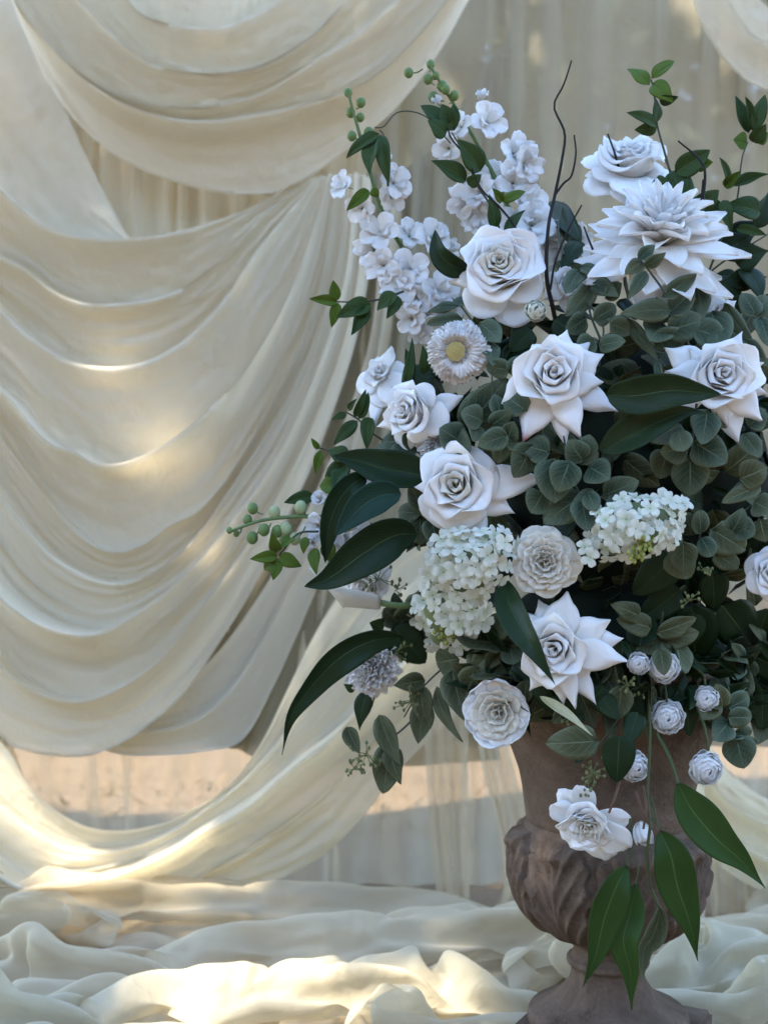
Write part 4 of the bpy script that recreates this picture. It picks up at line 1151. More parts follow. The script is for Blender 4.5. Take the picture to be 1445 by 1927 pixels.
def scabiosa(label, px, py, R_px, face):
    d = bd(px, py) - .02; R = mm(R_px, d); r = random.Random(8)
    root, Fr = flower_root('scabiosa', label, 'scabiosa', px, py, d, face)
    for q, (n, L_, z, wd) in enumerate([(15, 1.0, -.05, .20), (15, .92, .06, .19), (14, .80, .16, .17), (13, .68, .24, .15), (11, .55, .30, .12)]):
        for k in range(n):
            a = (k + .5 * (q % 2)) * 2 * math.pi / n + r.uniform(-.08, .08); l = L_ * r.uniform(.93, 1.07)
            prof = [(R * .2, 0), (R * .5, R * (z + .10)), (R * l, R * (z + .06 + r.uniform(-.06, .06)))]
            G = petal_grid(prof, R * wd, wfan, cup=.5 / R, ruf=R * .08, rfreq=9, rnd=.10, nu=13, nv=8, seed=r.random() * 9)
            G[:, -1] += (np.sin(np.linspace(0, 22, 13)) * R * .025)[:, None]
            if q >= 3 and math.cos(a + .9) > .35: continue
            link('petal', grid_mesh('petal', G, W_ROSE, R * .01), root, rotz(a))
    parts = []
    for i in range(120):
        t = i / 119; a = i * 2.39996; q = math.sqrt(t) * .30
        parts.append(ball_geo((R * q * math.cos(a), R * q * math.sin(a), R * (.34 + .10 * (1 - t))), R * .030, (1, 1, 1.3), 6, 5))
    V, F = join_list(parts); o = link('seed_disc', new_mesh('seed_disc', V, F, mat=YEL), root, Matrix.Translation((-R * .12 * 0, 0, 0)))
    return root
scabiosa('white scabiosa with a yellow button centre and frilled petals, left of centre', 862, 662, 60, (-.28, -.08))

# hanging open peony with a bud
rose('open white peony hanging upside down in front of the urn belly', 1108, 1536, 62, (-.25, -.45), tips=[(1036, 1514, .9, 'r'), (1060, 1556, .9, 'r'), (1150, 1622, 1.2, 'r'), (1128, 1604, 1.1, 'r'), (1186, 1590, 1.2, 'r'), (1180, 1540, .9, 'r'), (1086, 1468, .8, 'r'), (1048, 1494, .8, 'r')],
     core=.80, seed=31, name='peony', cat='peony', group=None, cream=W_CREAM, dd=-.03, n_in=20, rufm=3.0)
layered('small closed white rosebud with green sepals hanging right of the peony', 1209, 1572, 21, (.1, -.75), n=14, name='rosebud', cat='bud', seed=32, openness=60, flat=1.5, dd=-.03, start=5, grow=.7)

# calla lily pointing left
def calla():
    d = 1.21; root = empty('calla_lily', P(716, 1135, d), 'smooth white calla lily trumpet pointing left at the left side', 'calla lily')
    c = catmull([(716, 1134), (690, 1130), (660, 1126), (632, 1120), (620, 1112)], 18)
    rad = np.interp(np.linspace(0, 1, 18), [0, .1, .55, .8, 1], [11, 14, 16, 21, 34])
    a = np.linspace(0, 2 * math.pi, 30)
    G = np.zeros((30, 18, 3))
    for j in range(18):
        for i in range(30):
            rr_ = rad[j] * (1 + .35 * max(0, (j - 10) / 8) * math.cos(a[i] - .6 * math.pi) + .3 * max(0, (j - 12) / 6) * max(0, math.cos(a[i] - 1.25 * math.pi)))
            y = math.cos(a[i]) * rr_; z = math.sin(a[i]) * rr_
            G[i, j] = P(c[j][0] + .95 * y * max(0, (j - 8) / 10), c[j][1] + y, d + mm(z, d) + .012)
    link('spathe', grid_mesh('spathe', G - np.array(root.location), W_CREAM, .0008), root)
    V, F = tube_geo(px_path([(690, 1130, d + .012), (660, 1124, d + .01), (622, 1112, d + .01)], 10), [.002, .003, .002]); link('spadix', new_mesh('spadix', V - np.array(root.location), F, mat=YEL), root)
    V, F = tube_geo(px_path([(712, 1134, d + .012), (760, 1140, d), (820, 1130, 1.23)], 10), [.0035, .0028]); link('stem', new_mesh('stem', V - np.array(root.location), F, mat=S_GREEN), root)
calla()

# ------------------------------------------------------------------ hydrangeas
hydrangea('long drooping cream hydrangea head in the lower middle of the bouquet', [(880, 1060, 82, 66), (848, 1140, 68, 72), (930, 1030, 40, 36), (838, 1195, 40, 30)], 150, 20, [(838, 1190, 26, 22)], dd=-.02, seed=3)
hydrangea('rounder bright white hydrangea head at the right of the middle', [(1200, 990, 84, 56), (1160, 1010, 50, 44), (1262, 960, 32, 28), (1110, 1042, 16, 22)], 105, 20, [(1212, 1020, 30, 22), (1195, 1045, 18, 16)], dd=-.01, seed=5)

# ------------------------------------------------------------------ delphinium spikes
delph('tallest white delphinium spike with green buds, rising left of the twig', [(1010, 560, 1.27), (960, 400, 1.25), (905, 285, 1.23), (850, 190, 1.22), (808, 122, 1.21)],
    [(904, 192, 26, (.1, .75), 0, .55), (915, 232, 38, (.25, .2)), (868, 240, 28, (-.5, .1)), (965, 290, 38, (.5, .1)), (985, 308, 36, (.6, -.2)), (845, 280, 30, (-.5, -.2)), (965, 345, 40, (.2, .1)), (880, 380, 36, (-.5, 0)), (900, 365, 34, (-.2, .2)),
     (925, 340, 34, (.1, .3), .02), (990, 385, 40, (.4, 0)), (925, 410, 38, (-.3, -.2)), (1000, 425, 42, (.3, .1)), (960, 430, 38, (0, 0)), (1025, 450, 38, (.5, -.1), .02), (1080, 455, 34, (.6, .1), .03), (900, 410, 30, (-.4, -.3)), (826, 196, 20, (-.4, .5), 0, .5), (1050, 505, 40, (.2, -.2), .04), (1075, 525, 36, (.3, -.2), .04)],
    [(769, 137, 9, 795, 130), (810, 121, 8, 808, 135), (805, 149, 9, 818, 160), (832, 162, 10, 822, 165), (820, 142, 7, 815, 150), (815, 183, 10, 835, 190), (855, 180, 9, 845, 195), (838, 168, 9, 834, 175)], 1.215)
delph('white delphinium spike leaning left with green buds at its tip', [(820, 600, 1.27), (770, 490, 1.25), (720, 400, 1.23), (690, 300, 1.22), (655, 175, 1.21)],
    [(650, 350, 28, (-.7, .1)), (740, 345, 34, (.5, .1)), (735, 370, 30, (.4, -.1)), (682, 392, 30, (-.4, -.3)), (718, 300, 22, (.3, .5), .01, .3), (716, 440, 38, (-.2, .2)), (705, 470, 36, (-.4, 0)), (722, 500, 34, (-.3, -.2)), (770, 445, 32, (.3, .3), .015), (810, 450, 36, (.4, .2)), (835, 470, 28, (.6, 0), .01),
     (770, 510, 40, (-.1, .1)), (755, 540, 36, (-.3, -.1)), (785, 560, 36, (0, 0)), (825, 550, 38, (.3, .1)), (775, 600, 30, (-.3, -.2)), (840, 590, 30, (.2, -.1)), (800, 575, 34, (-.1, .1)), (790, 620, 26, (-.2, -.4))],
    [(655, 174, 8, 660, 185), (679, 193, 9, 670, 205), (660, 212, 9, 668, 222), (678, 221, 8, 672, 228), (662, 256, 9, 680, 262), (694, 250, 10, 684, 262)], 1.215)
delph('delphinium stalk reaching left with mostly green buds and few pale blooms', [(760, 1000, 1.22), (680, 985, 1.19), (590, 972, 1.17), (500, 978, 1.165), (435, 999, 1.16)],
    [(603, 942, 26, (-.2, .3), 0, .45), (668, 950, 34, (-.1, .3)), (680, 930, 26, (0, .5)), (600, 990, 28, (-.2, -.2)), (650, 1020, 30, (-.1, -.4)), (625, 1008, 26, (0, -.3)), (690, 1005, 30, (.1, -.2)), (588, 1018, 22, (-.2, -.5), 0, .3)],
    [(476, 957, 10, 495, 968), (466, 978, 9, 480, 980), (432, 998, 6, 445, 996), (445, 1004, 6, 455, 995), (475, 1012, 11, 490, 990), (497, 997, 11, 510, 985), (517, 964, 11, 530, 972, 1), (522, 1000, 11, 545, 985), (538, 996, 12, 555, 985, 1), (566, 955, 12, 575, 968, 1), (555, 1014, 11, 575, 990, 1)], 1.165)

# ------------------------------------------------------------------ curly twigs
twig('tall black curly twig forking upward left of the dahlia', [
    [(1052, 640, 1.17), (1040, 580, 1.15), (1028, 520, 1.14), (1031, 430, 1.14), (1043, 370, 1.15), (1057, 300, 1.15), (1062, 250, 1.15), (1042, 200, 1.15), (1060, 160, 1.15), (1075, 114, 1.15)],
    [(1045, 365, 1.15), (1060, 345, 1.15), (1075, 330, 1.15), (1083, 290, 1.15), (1080, 254, 1.15)],
    [(1035, 545, 1.14), (1045, 490, 1.14), (1070, 430, 1.14), (1094, 386, 1.14)]])
twig('bowed black twig arching above the leaves right of the dahlia', [
    [(1310, 470, 1.13), (1318, 400, 1.13), (1326, 330, 1.13), (1315, 300, 1.13), (1275, 265, 1.13)],
    [(1308, 440, 1.13), (1318, 380, 1.13), (1322, 338, 1.13)]])
twig('short black twig stub poking up behind the top garden rose', [[(1165, 320, 1.2), (1155, 285, 1.2), (1143, 252, 1.2)]], rad=(.0013, .0008))
twig('thin dark twig arching down in front of the delphinium to the cream rose', [
    [(984, 480, 1.16), (970, 430, 1.16), (940, 390, 1.16), (905, 355, 1.16), (880, 300, 1.17), (850, 262, 1.17), (842, 240, 1.17)]], rad=(.0011, .0008))
twig('fine brown tendril looping between the two delphinium tips', [
    [(705, 240, 1.19), (722, 238, 1.19), (745, 213, 1.19), (775, 210, 1.19), (805, 222, 1.19), (830, 250, 1.18), (848, 270, 1.18)]], mat=S_DARK, rad=(.0006, .0006))
twig('short black twig in front of the left tip of the dahlia', [[(1115, 470, 1.11), (1105, 445, 1.11), (1098, 426, 1.11)]], rad=(.001, .0007))

# ------------------------------------------------------------------ long single leaves
LG = 'long pointed leaves hanging over the urn'
blade('broad dark leaf pointing right across to the spiky right rose', [(1140, 742, 1.04), (1190, 745, 1.03), (1260, 735, 1.025), (1310, 738, 1.02), (1356, 742, 1.015)], 74, L_DARK, roll=-.2, wfn=lambda t: w_ovate(t) , wave=.02)
blade('broad dark leaf lying diagonal between the two pink-tipped roses and hydrangea', [(1125, 850, 1.06), (1180, 820, 1.045), (1240, 792, 1.04), (1290, 775, 1.04), (1335, 778, 1.04)], 66, L_DARK, roll=.3, wave=.02)
blade('very dark wide leaf sweeping left under the dark green one', [(785, 1005, 1.13), (740, 1010, 1.12), (680, 1045, 1.11), (620, 1088, 1.11), (572, 1104, 1.11)], 84, L_DARK, roll=.15, wfn=w_ovate)
blade('deep green wide leaf behind the bluish rose, pointing left', [(812, 900, 1.12), (770, 888, 1.12), (720, 880, 1.12), (670, 865, 1.13), (625, 858, 1.135)], 72, L_DARK, roll=-.2, wfn=w_ovate)
blade('blue green smooth leaf in the left middle above the darkest leaf', [(755, 930, 1.10), (720, 932, 1.095), (685, 950, 1.09), (655, 980, 1.09), (632, 1008, 1.09)], 62, L_BLUE, roll=.1, wfn=w_ovate)
blade('narrow dark twisted leaf hanging down at the left', [(690, 895, 1.13), (660, 915, 1.12), (635, 950, 1.12), (618, 1000, 1.12), (612, 1060, 1.125)], 54, L_DARK, roll=(.2, .5), wfn=w_ovate)
blade('long drooping green leaf curving down at the far lower left', [(762, 1200, 1.17), (700, 1208, 1.15), (640, 1240, 1.14), (590, 1290, 1.14), (548, 1350, 1.14), (531, 1420, 1.15)], 62, L_DARK, roll=(.25, .6), wave=.02)
blade('dark folded leaf curving up beside the rose at the top left', [(880, 512, 1.15), (850, 500, 1.14), (825, 475, 1.14), (818, 432, 1.145)], 44, L_DARK, roll=.5, wfn=w_ovate)
blade('dark leaf with pale midrib left of the large low rose', [(952, 1090, 1.08), (955, 1130, 1.05), (975, 1175, 1.03), (1000, 1215, 1.015), (1045, 1290, 1.01)], 56, L_DARK, roll=-.3)
blade('yellowish leaf blade across the urn neck, sunlight put into its colour', [(1015, 1310, 1.09), (1040, 1325, 1.08), (1075, 1350, 1.07), (1115, 1385, 1.06)], 20, plain('painted_sun_leaf', (.45, .42, .24), .5), roll=.5)  # pale yellow base colour stands in for sun on this blade
for lb, pts, wd, rl, st in [
    ('long dark green leaf hanging farthest right of the urn, pointing to the corner', [(1275, 1472, 1.05), (1300, 1520, 1.045), (1350, 1580, 1.04), (1395, 1620, 1.04), (1440, 1672, 1.04)], 78, .1, [(1240, 1380, 1.08), (1262, 1430, 1.06), (1275, 1474, 1.05)]),
    ('long green leaf hanging straight down over the right of the urn belly', [(1240, 1562, 1.04), (1262, 1610, 1.03), (1275, 1670, 1.03), (1298, 1740, 1.03), (1312, 1808, 1.035)], 76, -.1, [(1225, 1500, 1.06), (1238, 1562, 1.04)]),
    ('long green leaf hanging down leftmost of the cluster in front of the urn stem', [(1180, 1628, 1.04), (1160, 1670, 1.03), (1138, 1730, 1.03), (1120, 1800, 1.03), (1096, 1858, 1.035)], 68, .1, [(1185, 1540, 1.06), (1188, 1590, 1.045), (1180, 1630, 1.04)]),
    ('long green leaf hanging lowest in front of the urn foot', [(1196, 1662, 1.05), (1185, 1720, 1.045), (1172, 1770, 1.04), (1185, 1830, 1.04), (1188, 1902, 1.045)], 60, -.25, [(1204, 1630, 1.05), (1196, 1664, 1.05)]),
    ('short grey green leaf hanging at the right of the urn stem', [(1240, 1706, 1.08), (1240, 1730, 1.08), (1228, 1765, 1.08), (1212, 1790, 1.08), (1208, 1850, 1.085)], 46, .3, [(1216, 1600, 1.07), (1222, 1660, 1.08), (1240, 1706, 1.08)])]:
    pts = [(a_, b_, c_ + .05) for a_, b_, c_ in pts]; st = [(a_, b_, c_ + .045) for a_, b_, c_ in st]
    blade(lb, pts, wd, L_LONG if 'grey' not in lb else L_EUCO, roll=rl, group=LG, stem=st, cupk=.25, wave=.015)

# ------------------------------------------------------------------ vines with pointed leaves
VG = 'leafy vine shoots'
sprig('vine shoot with light green leaves standing up above the top garden rose', [(1262, 330), (1248, 280), (1236, 235), (1232, 190), (1225, 150)],
    [(1222, 158, 1183, 122, 30, .3, 'f'), (1226, 146, 1270, 110, 24, -.3, 'f'), (1226, 155, 1262, 185, 36, .2, 'f'), (1240, 188, 1275, 183, 16, .8), (1236, 235, 1185, 208, 26, .2), (1236, 240, 1196, 246, 24, -.5), (1235, 230, 1238, 180, 20, .6)], 'v', 'vine', 'vine_shoot', VG, fixd=1.17)
sprig('vine shoot with a tuft of narrow leaves at the upper right edge', [(1330, 520), (1360, 440), (1385, 380), (1395, 300), (1406, 268)],
    [(1408, 250, 1384, 178, 24), (1410, 245, 1404, 182, 22), (1415, 245, 1442, 175, 30), (1405, 268, 1380, 262, 36, .2, 'f'), (1415, 268, 1440, 235, 30), (1420, 262, 1445, 250, 34, 0, 'f'), (1372, 350, 1360, 296, 18), (1362, 352, 1392, 322, 22, 0, 'f'), (1380, 350, 1445, 326, 22), (1360, 375, 1374, 432, 24), (1432, 398, 1370, 382, 46, .1, 'v'), (1358, 385, 1330, 400, 30), (1345, 440, 1366, 432, 24), (1385, 430, 1440, 440, 22)], 'v', 'vine', 'vine_shoot', VG, fixd=1.19)
sprig('vine leaves clustered right of the top garden rose', [(1300, 440), (1280, 380), (1265, 330), (1250, 300)],
    [(1268, 320, 1280, 400, 50, .1), (1238, 330, 1258, 390, 26, .9), (1270, 325, 1336, 282, 44, .2), (1308, 312, 1340, 305, 30, 0, 'f'), (1280, 385, 1302, 328, 40, .3), (1300, 380, 1325, 392, 40), (1305, 395, 1355, 360, 40, .5), (1320, 425, 1368, 442, 26), (1262, 395, 1255, 350, 30)], 'v', 'vine', 'vine_shoot', VG, fixd=1.16)
sprig('dark leaf spray behind the right petals of the dahlia', [(1290, 560), (1350, 500), (1445, 440)],
    [(1350, 480, 1420, 440, 60), (1380, 490, 1445, 470, 56), (1340, 520, 1400, 560, 60), (1400, 500, 1440, 560, 50), (1370, 530, 1445, 520, 44), (1420, 430, 1448, 360, 40), (1370, 450, 1430, 410, 36)], 'd', 'vine', 'vine_shoot', VG, fixd=1.2)
sprig('vine tip with fresh green leaves reaching left at mid height', [(760, 548), (720, 562), (680, 568), (634, 568)],
    [(634, 568, 583, 562, 22, 0, 'f'), (632, 566, 627, 527, 22, .1, 'f'), (636, 570, 624, 616, 22, 0, 'f'), (697, 572, 634, 596, 38, .2), (690, 576, 662, 630, 28, -.2), (745, 552, 708, 582, 30), (748, 556, 730, 598, 24)], 'v', 'vine', 'vine_shoot', VG, fixd=1.19)
sprig('drooping vine leaves hooked over the left delphinium', [(730, 350), (728, 290), (722, 255), (714, 245)],
    [(712, 250, 648, 292, 26, .3), (716, 252, 728, 340, 30, .2), (705, 262, 692, 325, 30, .6), (694, 358, 652, 396, 24, 0, 'f'), (700, 355, 712, 372, 18, .3, 'f')], 'v', 'vine', 'vine_shoot', VG, fixd=1.18)
sprig('vine leaves crossing the upper part of the tall delphinium', [(950, 480), (930, 400), (895, 345), (880, 300), (850, 250)],
    [(845, 240, 792, 192, 34, .2), (855, 245, 830, 195, 36, -.2), (852, 236, 856, 195, 24), (840, 255, 810, 225, 36), (905, 322, 864, 262, 46, .1), (878, 340, 815, 300, 36, .2), (880, 348, 905, 330, 24, .4), (945, 378, 992, 356, 20, 0, 'f'), (945, 380, 928, 355, 18, 0, 'f'), (932, 432, 926, 368, 26), (950, 440, 985, 390, 20), (938, 470, 965, 430, 16)], 'v', 'vine', 'vine_shoot', VG, fixd=1.17)
sprig('vine sprig with paired leaves at the left edge near the side-facing rose', [(740, 840), (700, 815), (675, 790), (650, 775)],
    [(652, 778, 625, 788, 14), (655, 772, 668, 752, 12), (672, 792, 624, 836, 26, .2), (668, 785, 690, 735, 18), (675, 788, 694, 738, 16, .5), (694, 785, 690, 845, 28, .1), (760, 745, 782, 640, 22, .3), (765, 735, 765, 655, 20), (800, 705, 798, 655, 22), (735, 740, 765, 728, 22, .4)], 'v', 'vine', 'vine_shoot', VG, fixd=1.17)
sprig('yellow green leaf tuft at the left edge above the bud stalk', [(700, 900), (660, 880), (620, 850), (598, 842)],
    [(600, 845, 586, 825, 12, 0, 'f'), (603, 848, 593, 892, 18, 0, 'f'), (655, 862, 618, 845, 34, .2), (655, 870, 608, 918, 42, .1), (650, 880, 625, 920, 30, .5), (628, 912, 600, 915, 32, .2, 'f'), (590, 935, 535, 945, 26), (690, 875, 680, 910, 14)], 'v', 'vine', 'vine_shoot', VG, fixd=1.18)
sprig('bright green star-shaped leaf tuft hanging at the far left below the buds', [(600, 1000), (560, 1005), (525, 1045)],
    [(522, 1045, 472, 1052, 24, 0, 'f'), (522, 1042, 512, 1010, 24, 0, 'f'), (526, 1046, 566, 1066, 28, 0, 'f'), (522, 1052, 494, 1072, 30, .3, 'f'), (524, 1054, 514, 1090, 24, 0, 'f'), (548, 1012, 530, 1030, 22), (590, 1030, 592, 1075, 24, .2), (615, 1020, 625, 1060, 30), (575, 1010, 570, 1040, 18)], 'f', 'vine', 'vine_shoot', VG, fixd=1.15)

# ------------------------------------------------------------------ eucalyptus
EG = 'eucalyptus sprigs'
def E(lb, st, lv, kd='e', **kw): return sprig(lb, st, lv, kd, group=EG, **kw)
E('eucalyptus sprig of small paired leaves between the scabiosa and the bluish rose', [(1000, 860), (960, 840), (930, 780), (925, 700)],
  [(960, 700, 998, 672, 40, .2), (955, 695, 912, 690, 38, -.3), (880, 800, 950, 720, 74, .2, 'e', .02), (940, 780, 935, 738, 36), (905, 790, 868, 775, 50, .3), (900, 800, 892, 828, 36), (925, 800, 960, 775, 36), (950, 820, 900, 838, 46, .1, 'e', -.01), (955, 828, 965, 795, 36), (948, 830, 936, 872, 36, .2), (955, 835, 980, 835, 28), (985, 770, 945, 740, 50), (865, 830, 828, 805, 60, .2), (850, 820, 880, 850, 50)], dd=-.01)
E('eucalyptus leaves with a heart shaped leaf below the pink-tipped rose', [(1120, 990), (1090, 930), (1070, 880), (1060, 820)],
  [(1070, 872, 1050, 925, 62, .1, 'e', -.015), (1040, 870, 1045, 945, 78, -.2), (1095, 870, 1110, 818, 54, .2), (1095, 865, 1070, 830, 50), (1000, 840, 970, 900, 60), (1030, 850, 985, 838, 56, .3), (1020, 930, 1000, 965, 60), (1110, 880, 1145, 900, 60)])
E('blue grey eucalyptus pair above the cream lisianthus', [(1140, 930), (1110, 950), (1090, 965)],
  [(1090, 935, 1022, 985, 62, .2), (1095, 945, 1105, 998, 54, -.2, 'e', -.01), (1105, 925, 1118, 955, 34, .2, 'r', -.015), (1120, 935, 1080, 945, 40), (1140, 930, 1200, 905, 50), (1150, 935, 1180, 960, 54)])
E('four large eucalyptus leaves clustered under the spiky right rose', [(1310, 760), (1305, 800), (1302, 850)],
  [(1330, 775, 1322, 832, 58, .1, 'e', -.012), (1310, 835, 1368, 870, 68, .1), (1298, 868, 1298, 935, 72, .1, 'e', .005), (1275, 800, 1228, 830, 60, .3), (1290, 845, 1242, 850, 54, -.2), (1275, 810, 1285, 848, 44, .2, 'r', -.02), (1255, 850, 1240, 900, 56, .2, 'e', .02), (1350, 790, 1395, 770, 44)])
E('eucalyptus cluster of rounded leaves right of the white hydrangea', [(1290, 1090), (1310, 1040), (1318, 1000), (1330, 980)],
  [(1318, 1005, 1316, 962, 36, .1, 'r', -.012), (1318, 1012, 1340, 1045, 38, .1, 'r', -.015), (1300, 1005, 1292, 968, 50), (1285, 1025, 1286, 1080, 54, .1, 'e', -.02), (1265, 1040, 1300, 1088, 60, .2), (1375, 1005, 1400, 960, 46, .2), (1345, 1000, 1408, 1038, 66, .1), (1350, 1045, 1395, 1072, 40, .2), (1385, 990, 1420, 1005, 50, .1), (1270, 1000, 1250, 1030, 40)], seeds=[(1322, 1072, 9, 20), (1298, 1130, 9, 22)])
E('overlapping speckled eucalyptus leaves stacked beneath the dahlia', [(1300, 660), (1280, 610), (1270, 580)],
  [(1245, 560, 1312, 514, 34, .2, 'b', -.03), (1262, 582, 1172, 586, 46, .1, 'b', -.02), (1258, 590, 1312, 540, 46, .2, 'b', -.015), (1255, 605, 1318, 562, 46, .2, 'b', -.008), (1262, 620, 1330, 600, 60, .1), (1245, 610, 1222, 640, 62, .2), (1310, 535, 1322, 590, 48), (1235, 640, 1300, 635, 46), (1340, 590, 1352, 655, 70, .1), (1310, 620, 1370, 640, 60)])
E('three small eucalyptus leaves on a thin stalk over the dahlia front', [(1252, 552), (1225, 515), (1205, 490)],
  [(1200, 488, 1232, 460, 26, .1, 'b'), (1208, 492, 1178, 512, 30, .1, 'o'), (1216, 510, 1182, 560, 28, .2, 'b'), (1212, 502, 1252, 478, 24, .4, 'b')], fixd=1.03)
E('dusky eucalyptus foliage between the cream rose and the dahlia', [(1130, 640), (1110, 590), (1100, 530)],
  [(1090, 510, 1065, 545, 36), (1115, 530, 1160, 555, 36, .2, 'b'), (1110, 545, 1075, 590, 44), (1140, 560, 1175, 530, 32, .3, 'b'), (1120, 600, 1160, 575, 40), (1095, 500, 1130, 515, 30), (1100, 600, 1065, 625, 40), (1150, 610, 1190, 625, 40), (1115, 640, 1085, 660, 44)], seeds=())
E('long arching eucalyptus stem curving down to the broad dark leaf', [(1095, 560), (1122, 590), (1135, 620), (1128, 660)],
  [(1190, 610, 1140, 600, 26, .3, 'b'), (1180, 600, 1235, 680, 24, .5, 'b'), (1235, 680, 1245, 730, 14, .7, 'b'), (1130, 650, 1175, 640, 36)])
E('olive eucalyptus leaves at the right edge, middle height', [(1445, 880), (1400, 900), (1360, 940)],
  [(1395, 900, 1445, 880, 60, .2), (1425, 915, 1358, 945, 34, .3), (1420, 945, 1448, 960, 50, .1, 'e'), (1430, 980, 1440, 1020, 50), (1400, 820, 1430, 860, 40, .1, 'e'), (1410, 800, 1440, 770, 46, .1, 'e')], 'o')
E('grey leaves at the right edge next to the dahlia tip', [(1445, 600), (1420, 580), (1400, 560)],
  [(1420, 590, 1396, 548, 44, .1), (1425, 590, 1445, 555, 44), (1430, 600, 1448, 650, 40), (1400, 640, 1445, 690, 30, .4, 'b'), (1360, 570, 1420, 660, 24, .6, 'b'), (1380, 640, 1440, 700, 26, .6, 'p')])
E('dim large eucalyptus leaves in the lower right hollow', [(1320, 1120), (1310, 1160), (1330, 1230)],
  [(1270, 1050, 1190, 1120, 70, .1), (1280, 1110, 1200, 1170, 60, .1), (1340, 1080, 1345, 1150, 60), (1300, 1140, 1310, 1250, 90, .2), (1310, 1150, 1250, 1230, 70), (1360, 1140, 1420, 1220, 90, .1), (1445, 1150, 1410, 1230, 70), (1440, 1240, 1380, 1260, 40), (1330, 1250, 1290, 1290, 50)], 'k', dd=.03)
E('olive heart leaves above the twin ranunculus', [(1246, 1150), (1242, 1190), (1240, 1225)],
  [(1238, 1205, 1198, 1222, 44, .1), (1250, 1205, 1315, 1190, 44, .1), (1240, 1190, 1312, 1165, 40, .3), (1205, 1160, 1160, 1140, 40, .1), (1222, 1180, 1165, 1165, 46, .2), (1242, 1224, 1250, 1270, 38, 0, 'o', -.075)], 'o')
E('eucalyptus cluster left of the large low rose, under the hydrangea', [(1000, 1270), (960, 1230), (920, 1180)],
  [(915, 1180, 902, 1235, 54), (925, 1190, 960, 1160, 48), (940, 1200, 925, 1240, 40, .1, 'r'), (950, 1205, 985, 1190, 40), (960, 1215, 965, 1250, 44, .1, 'r'), (945, 1230, 915, 1265, 50), (880, 1180, 850, 1240, 64, .1, 'o'), (890, 1220, 930, 1270, 56, .2, 'o'), (970, 1250, 1000, 1280, 50)])
E('small eucalyptus rosette left of the long hydrangea', [(780, 1230), (760, 1180), (748, 1150)],
  [(752, 1160, 742, 1118, 30), (755, 1162, 785, 1140, 38), (748, 1170, 722, 1145, 46, .2), (755, 1165, 760, 1205, 46, .1), (765, 1180, 770, 1215, 26), (770, 1150, 800, 1118, 38, .1), (722, 1185, 698, 1172, 34, .3, 'v'), (790, 1170, 805, 1215, 50, .1, 'o')], seeds=[(712, 1090, 12, 36), (745, 1110, 8, 26), (745, 1225, 14, 34)])
E('pair of eucalyptus leaves tucked under the left petal of the bluish rose', [(800, 960), (785, 965), (775, 985)],
  [(790, 965, 742, 962, 38, .1, 'r'), (790, 975, 792, 1028, 48, .1, 'e'), (800, 965, 770, 912, 40), (812, 980, 825, 1030, 46)])
E('single rounded eucalyptus leaves under the side-facing rose', [(800, 860), (770, 840), (745, 820)],
  [(760, 830, 712, 832, 50), (755, 835, 770, 870, 46), (770, 815, 780, 855, 36)])
E('eucalyptus leaves beneath the cream rose and above the scabiosa', [(900, 620), (870, 580), (850, 560)],
  [(860, 575, 795, 582, 22, .3, 'b'), (880, 570, 850, 555, 30, .2), (870, 600, 800, 610, 26, .3, 'b'), (905, 610, 940, 640, 50), (915, 640, 930, 680, 40)])
E('dark olive leaves drooping at the lower left of the arrangement', [(880, 1220), (830, 1260), (790, 1300), (760, 1350)],
  [(800, 1280, 742, 1290, 38, .1), (790, 1290, 800, 1370, 42, .3), (800, 1320, 785, 1400, 46, .2), (815, 1290, 850, 1390, 26, .6), (850, 1260, 870, 1350, 60, .1), (860, 1240, 810, 1250, 60, .2), (900, 1260, 870, 1310, 56), (740, 1180, 800, 1250, 70, .1, 'k')], 'p', dd=-.01, seeds=[(772, 1320, 16, 34)])
E('hanging eucalyptus tail with round leaves and seeds at the lowest left', [(800, 1330), (760, 1370), (725, 1400), (700, 1440)],
  [(712, 1345, 750, 1440, 42, .2, 'p'), (652, 1368, 676, 1418, 32, .1, 'p'), (735, 1405, 720, 1495, 58, .1, 'o'), (732, 1400, 748, 1475, 38, .3, 'p')], 'o', dd=-.01, seeds=[(690, 1420, 16, 34), (668, 1446, 14, 20)])
E('dark green hanging leaf below the pompon aster', [(715, 1290), (705, 1310), (700, 1330)],
  [(690, 1298, 672, 1375, 34, .3, 'd'), (668, 1300, 650, 1290, 16, 0, 'v')], 'd')
E('two round eucalyptus leaves in front of the urn neck', [(1180, 1330), (1150, 1370), (1120, 1410)],
  [(1120, 1395, 1030, 1400, 66, .1, 'o', -.02), (1165, 1385, 1160, 1475, 64, .1, 'k', -.03), (1110, 1405, 1080, 1440, 24, .5, 'b'), (1170, 1290, 1160, 1360, 50, .1, 'p'), (1200, 1340, 1180, 1400, 40, .3, 'k'), (1130, 1310, 1160, 1350, 40, .1, 'k'), (1060, 1330, 1100, 1360, 40, .2, 'k')], 'o', dd=-.03, seeds=[(1115, 1455, 16, 26), (1105, 1490, 12, 22), (1180, 1290, 10, 20), (1140, 1420, 8, 16)])
E('stack of round eucalyptus leaves hanging at the right of the urn neck', [(1360, 1310), (1385, 1350), (1395, 1420)],
  [(1360, 1330, 1350, 1290, 40, .2, 'o'), (1375, 1330, 1415, 1310, 48, .2), (1375, 1350, 1420, 1350, 42, .1), (1370, 1360, 1345, 1390, 50, .3), (1385, 1380, 1420, 1390, 42, .1), (1385, 1390, 1400, 1448, 64, .1), (1375, 1395, 1430, 1405, 30, .4, 'r'), (1350, 1320, 1320, 1350, 44, .1, 'o')], dd=-.03)
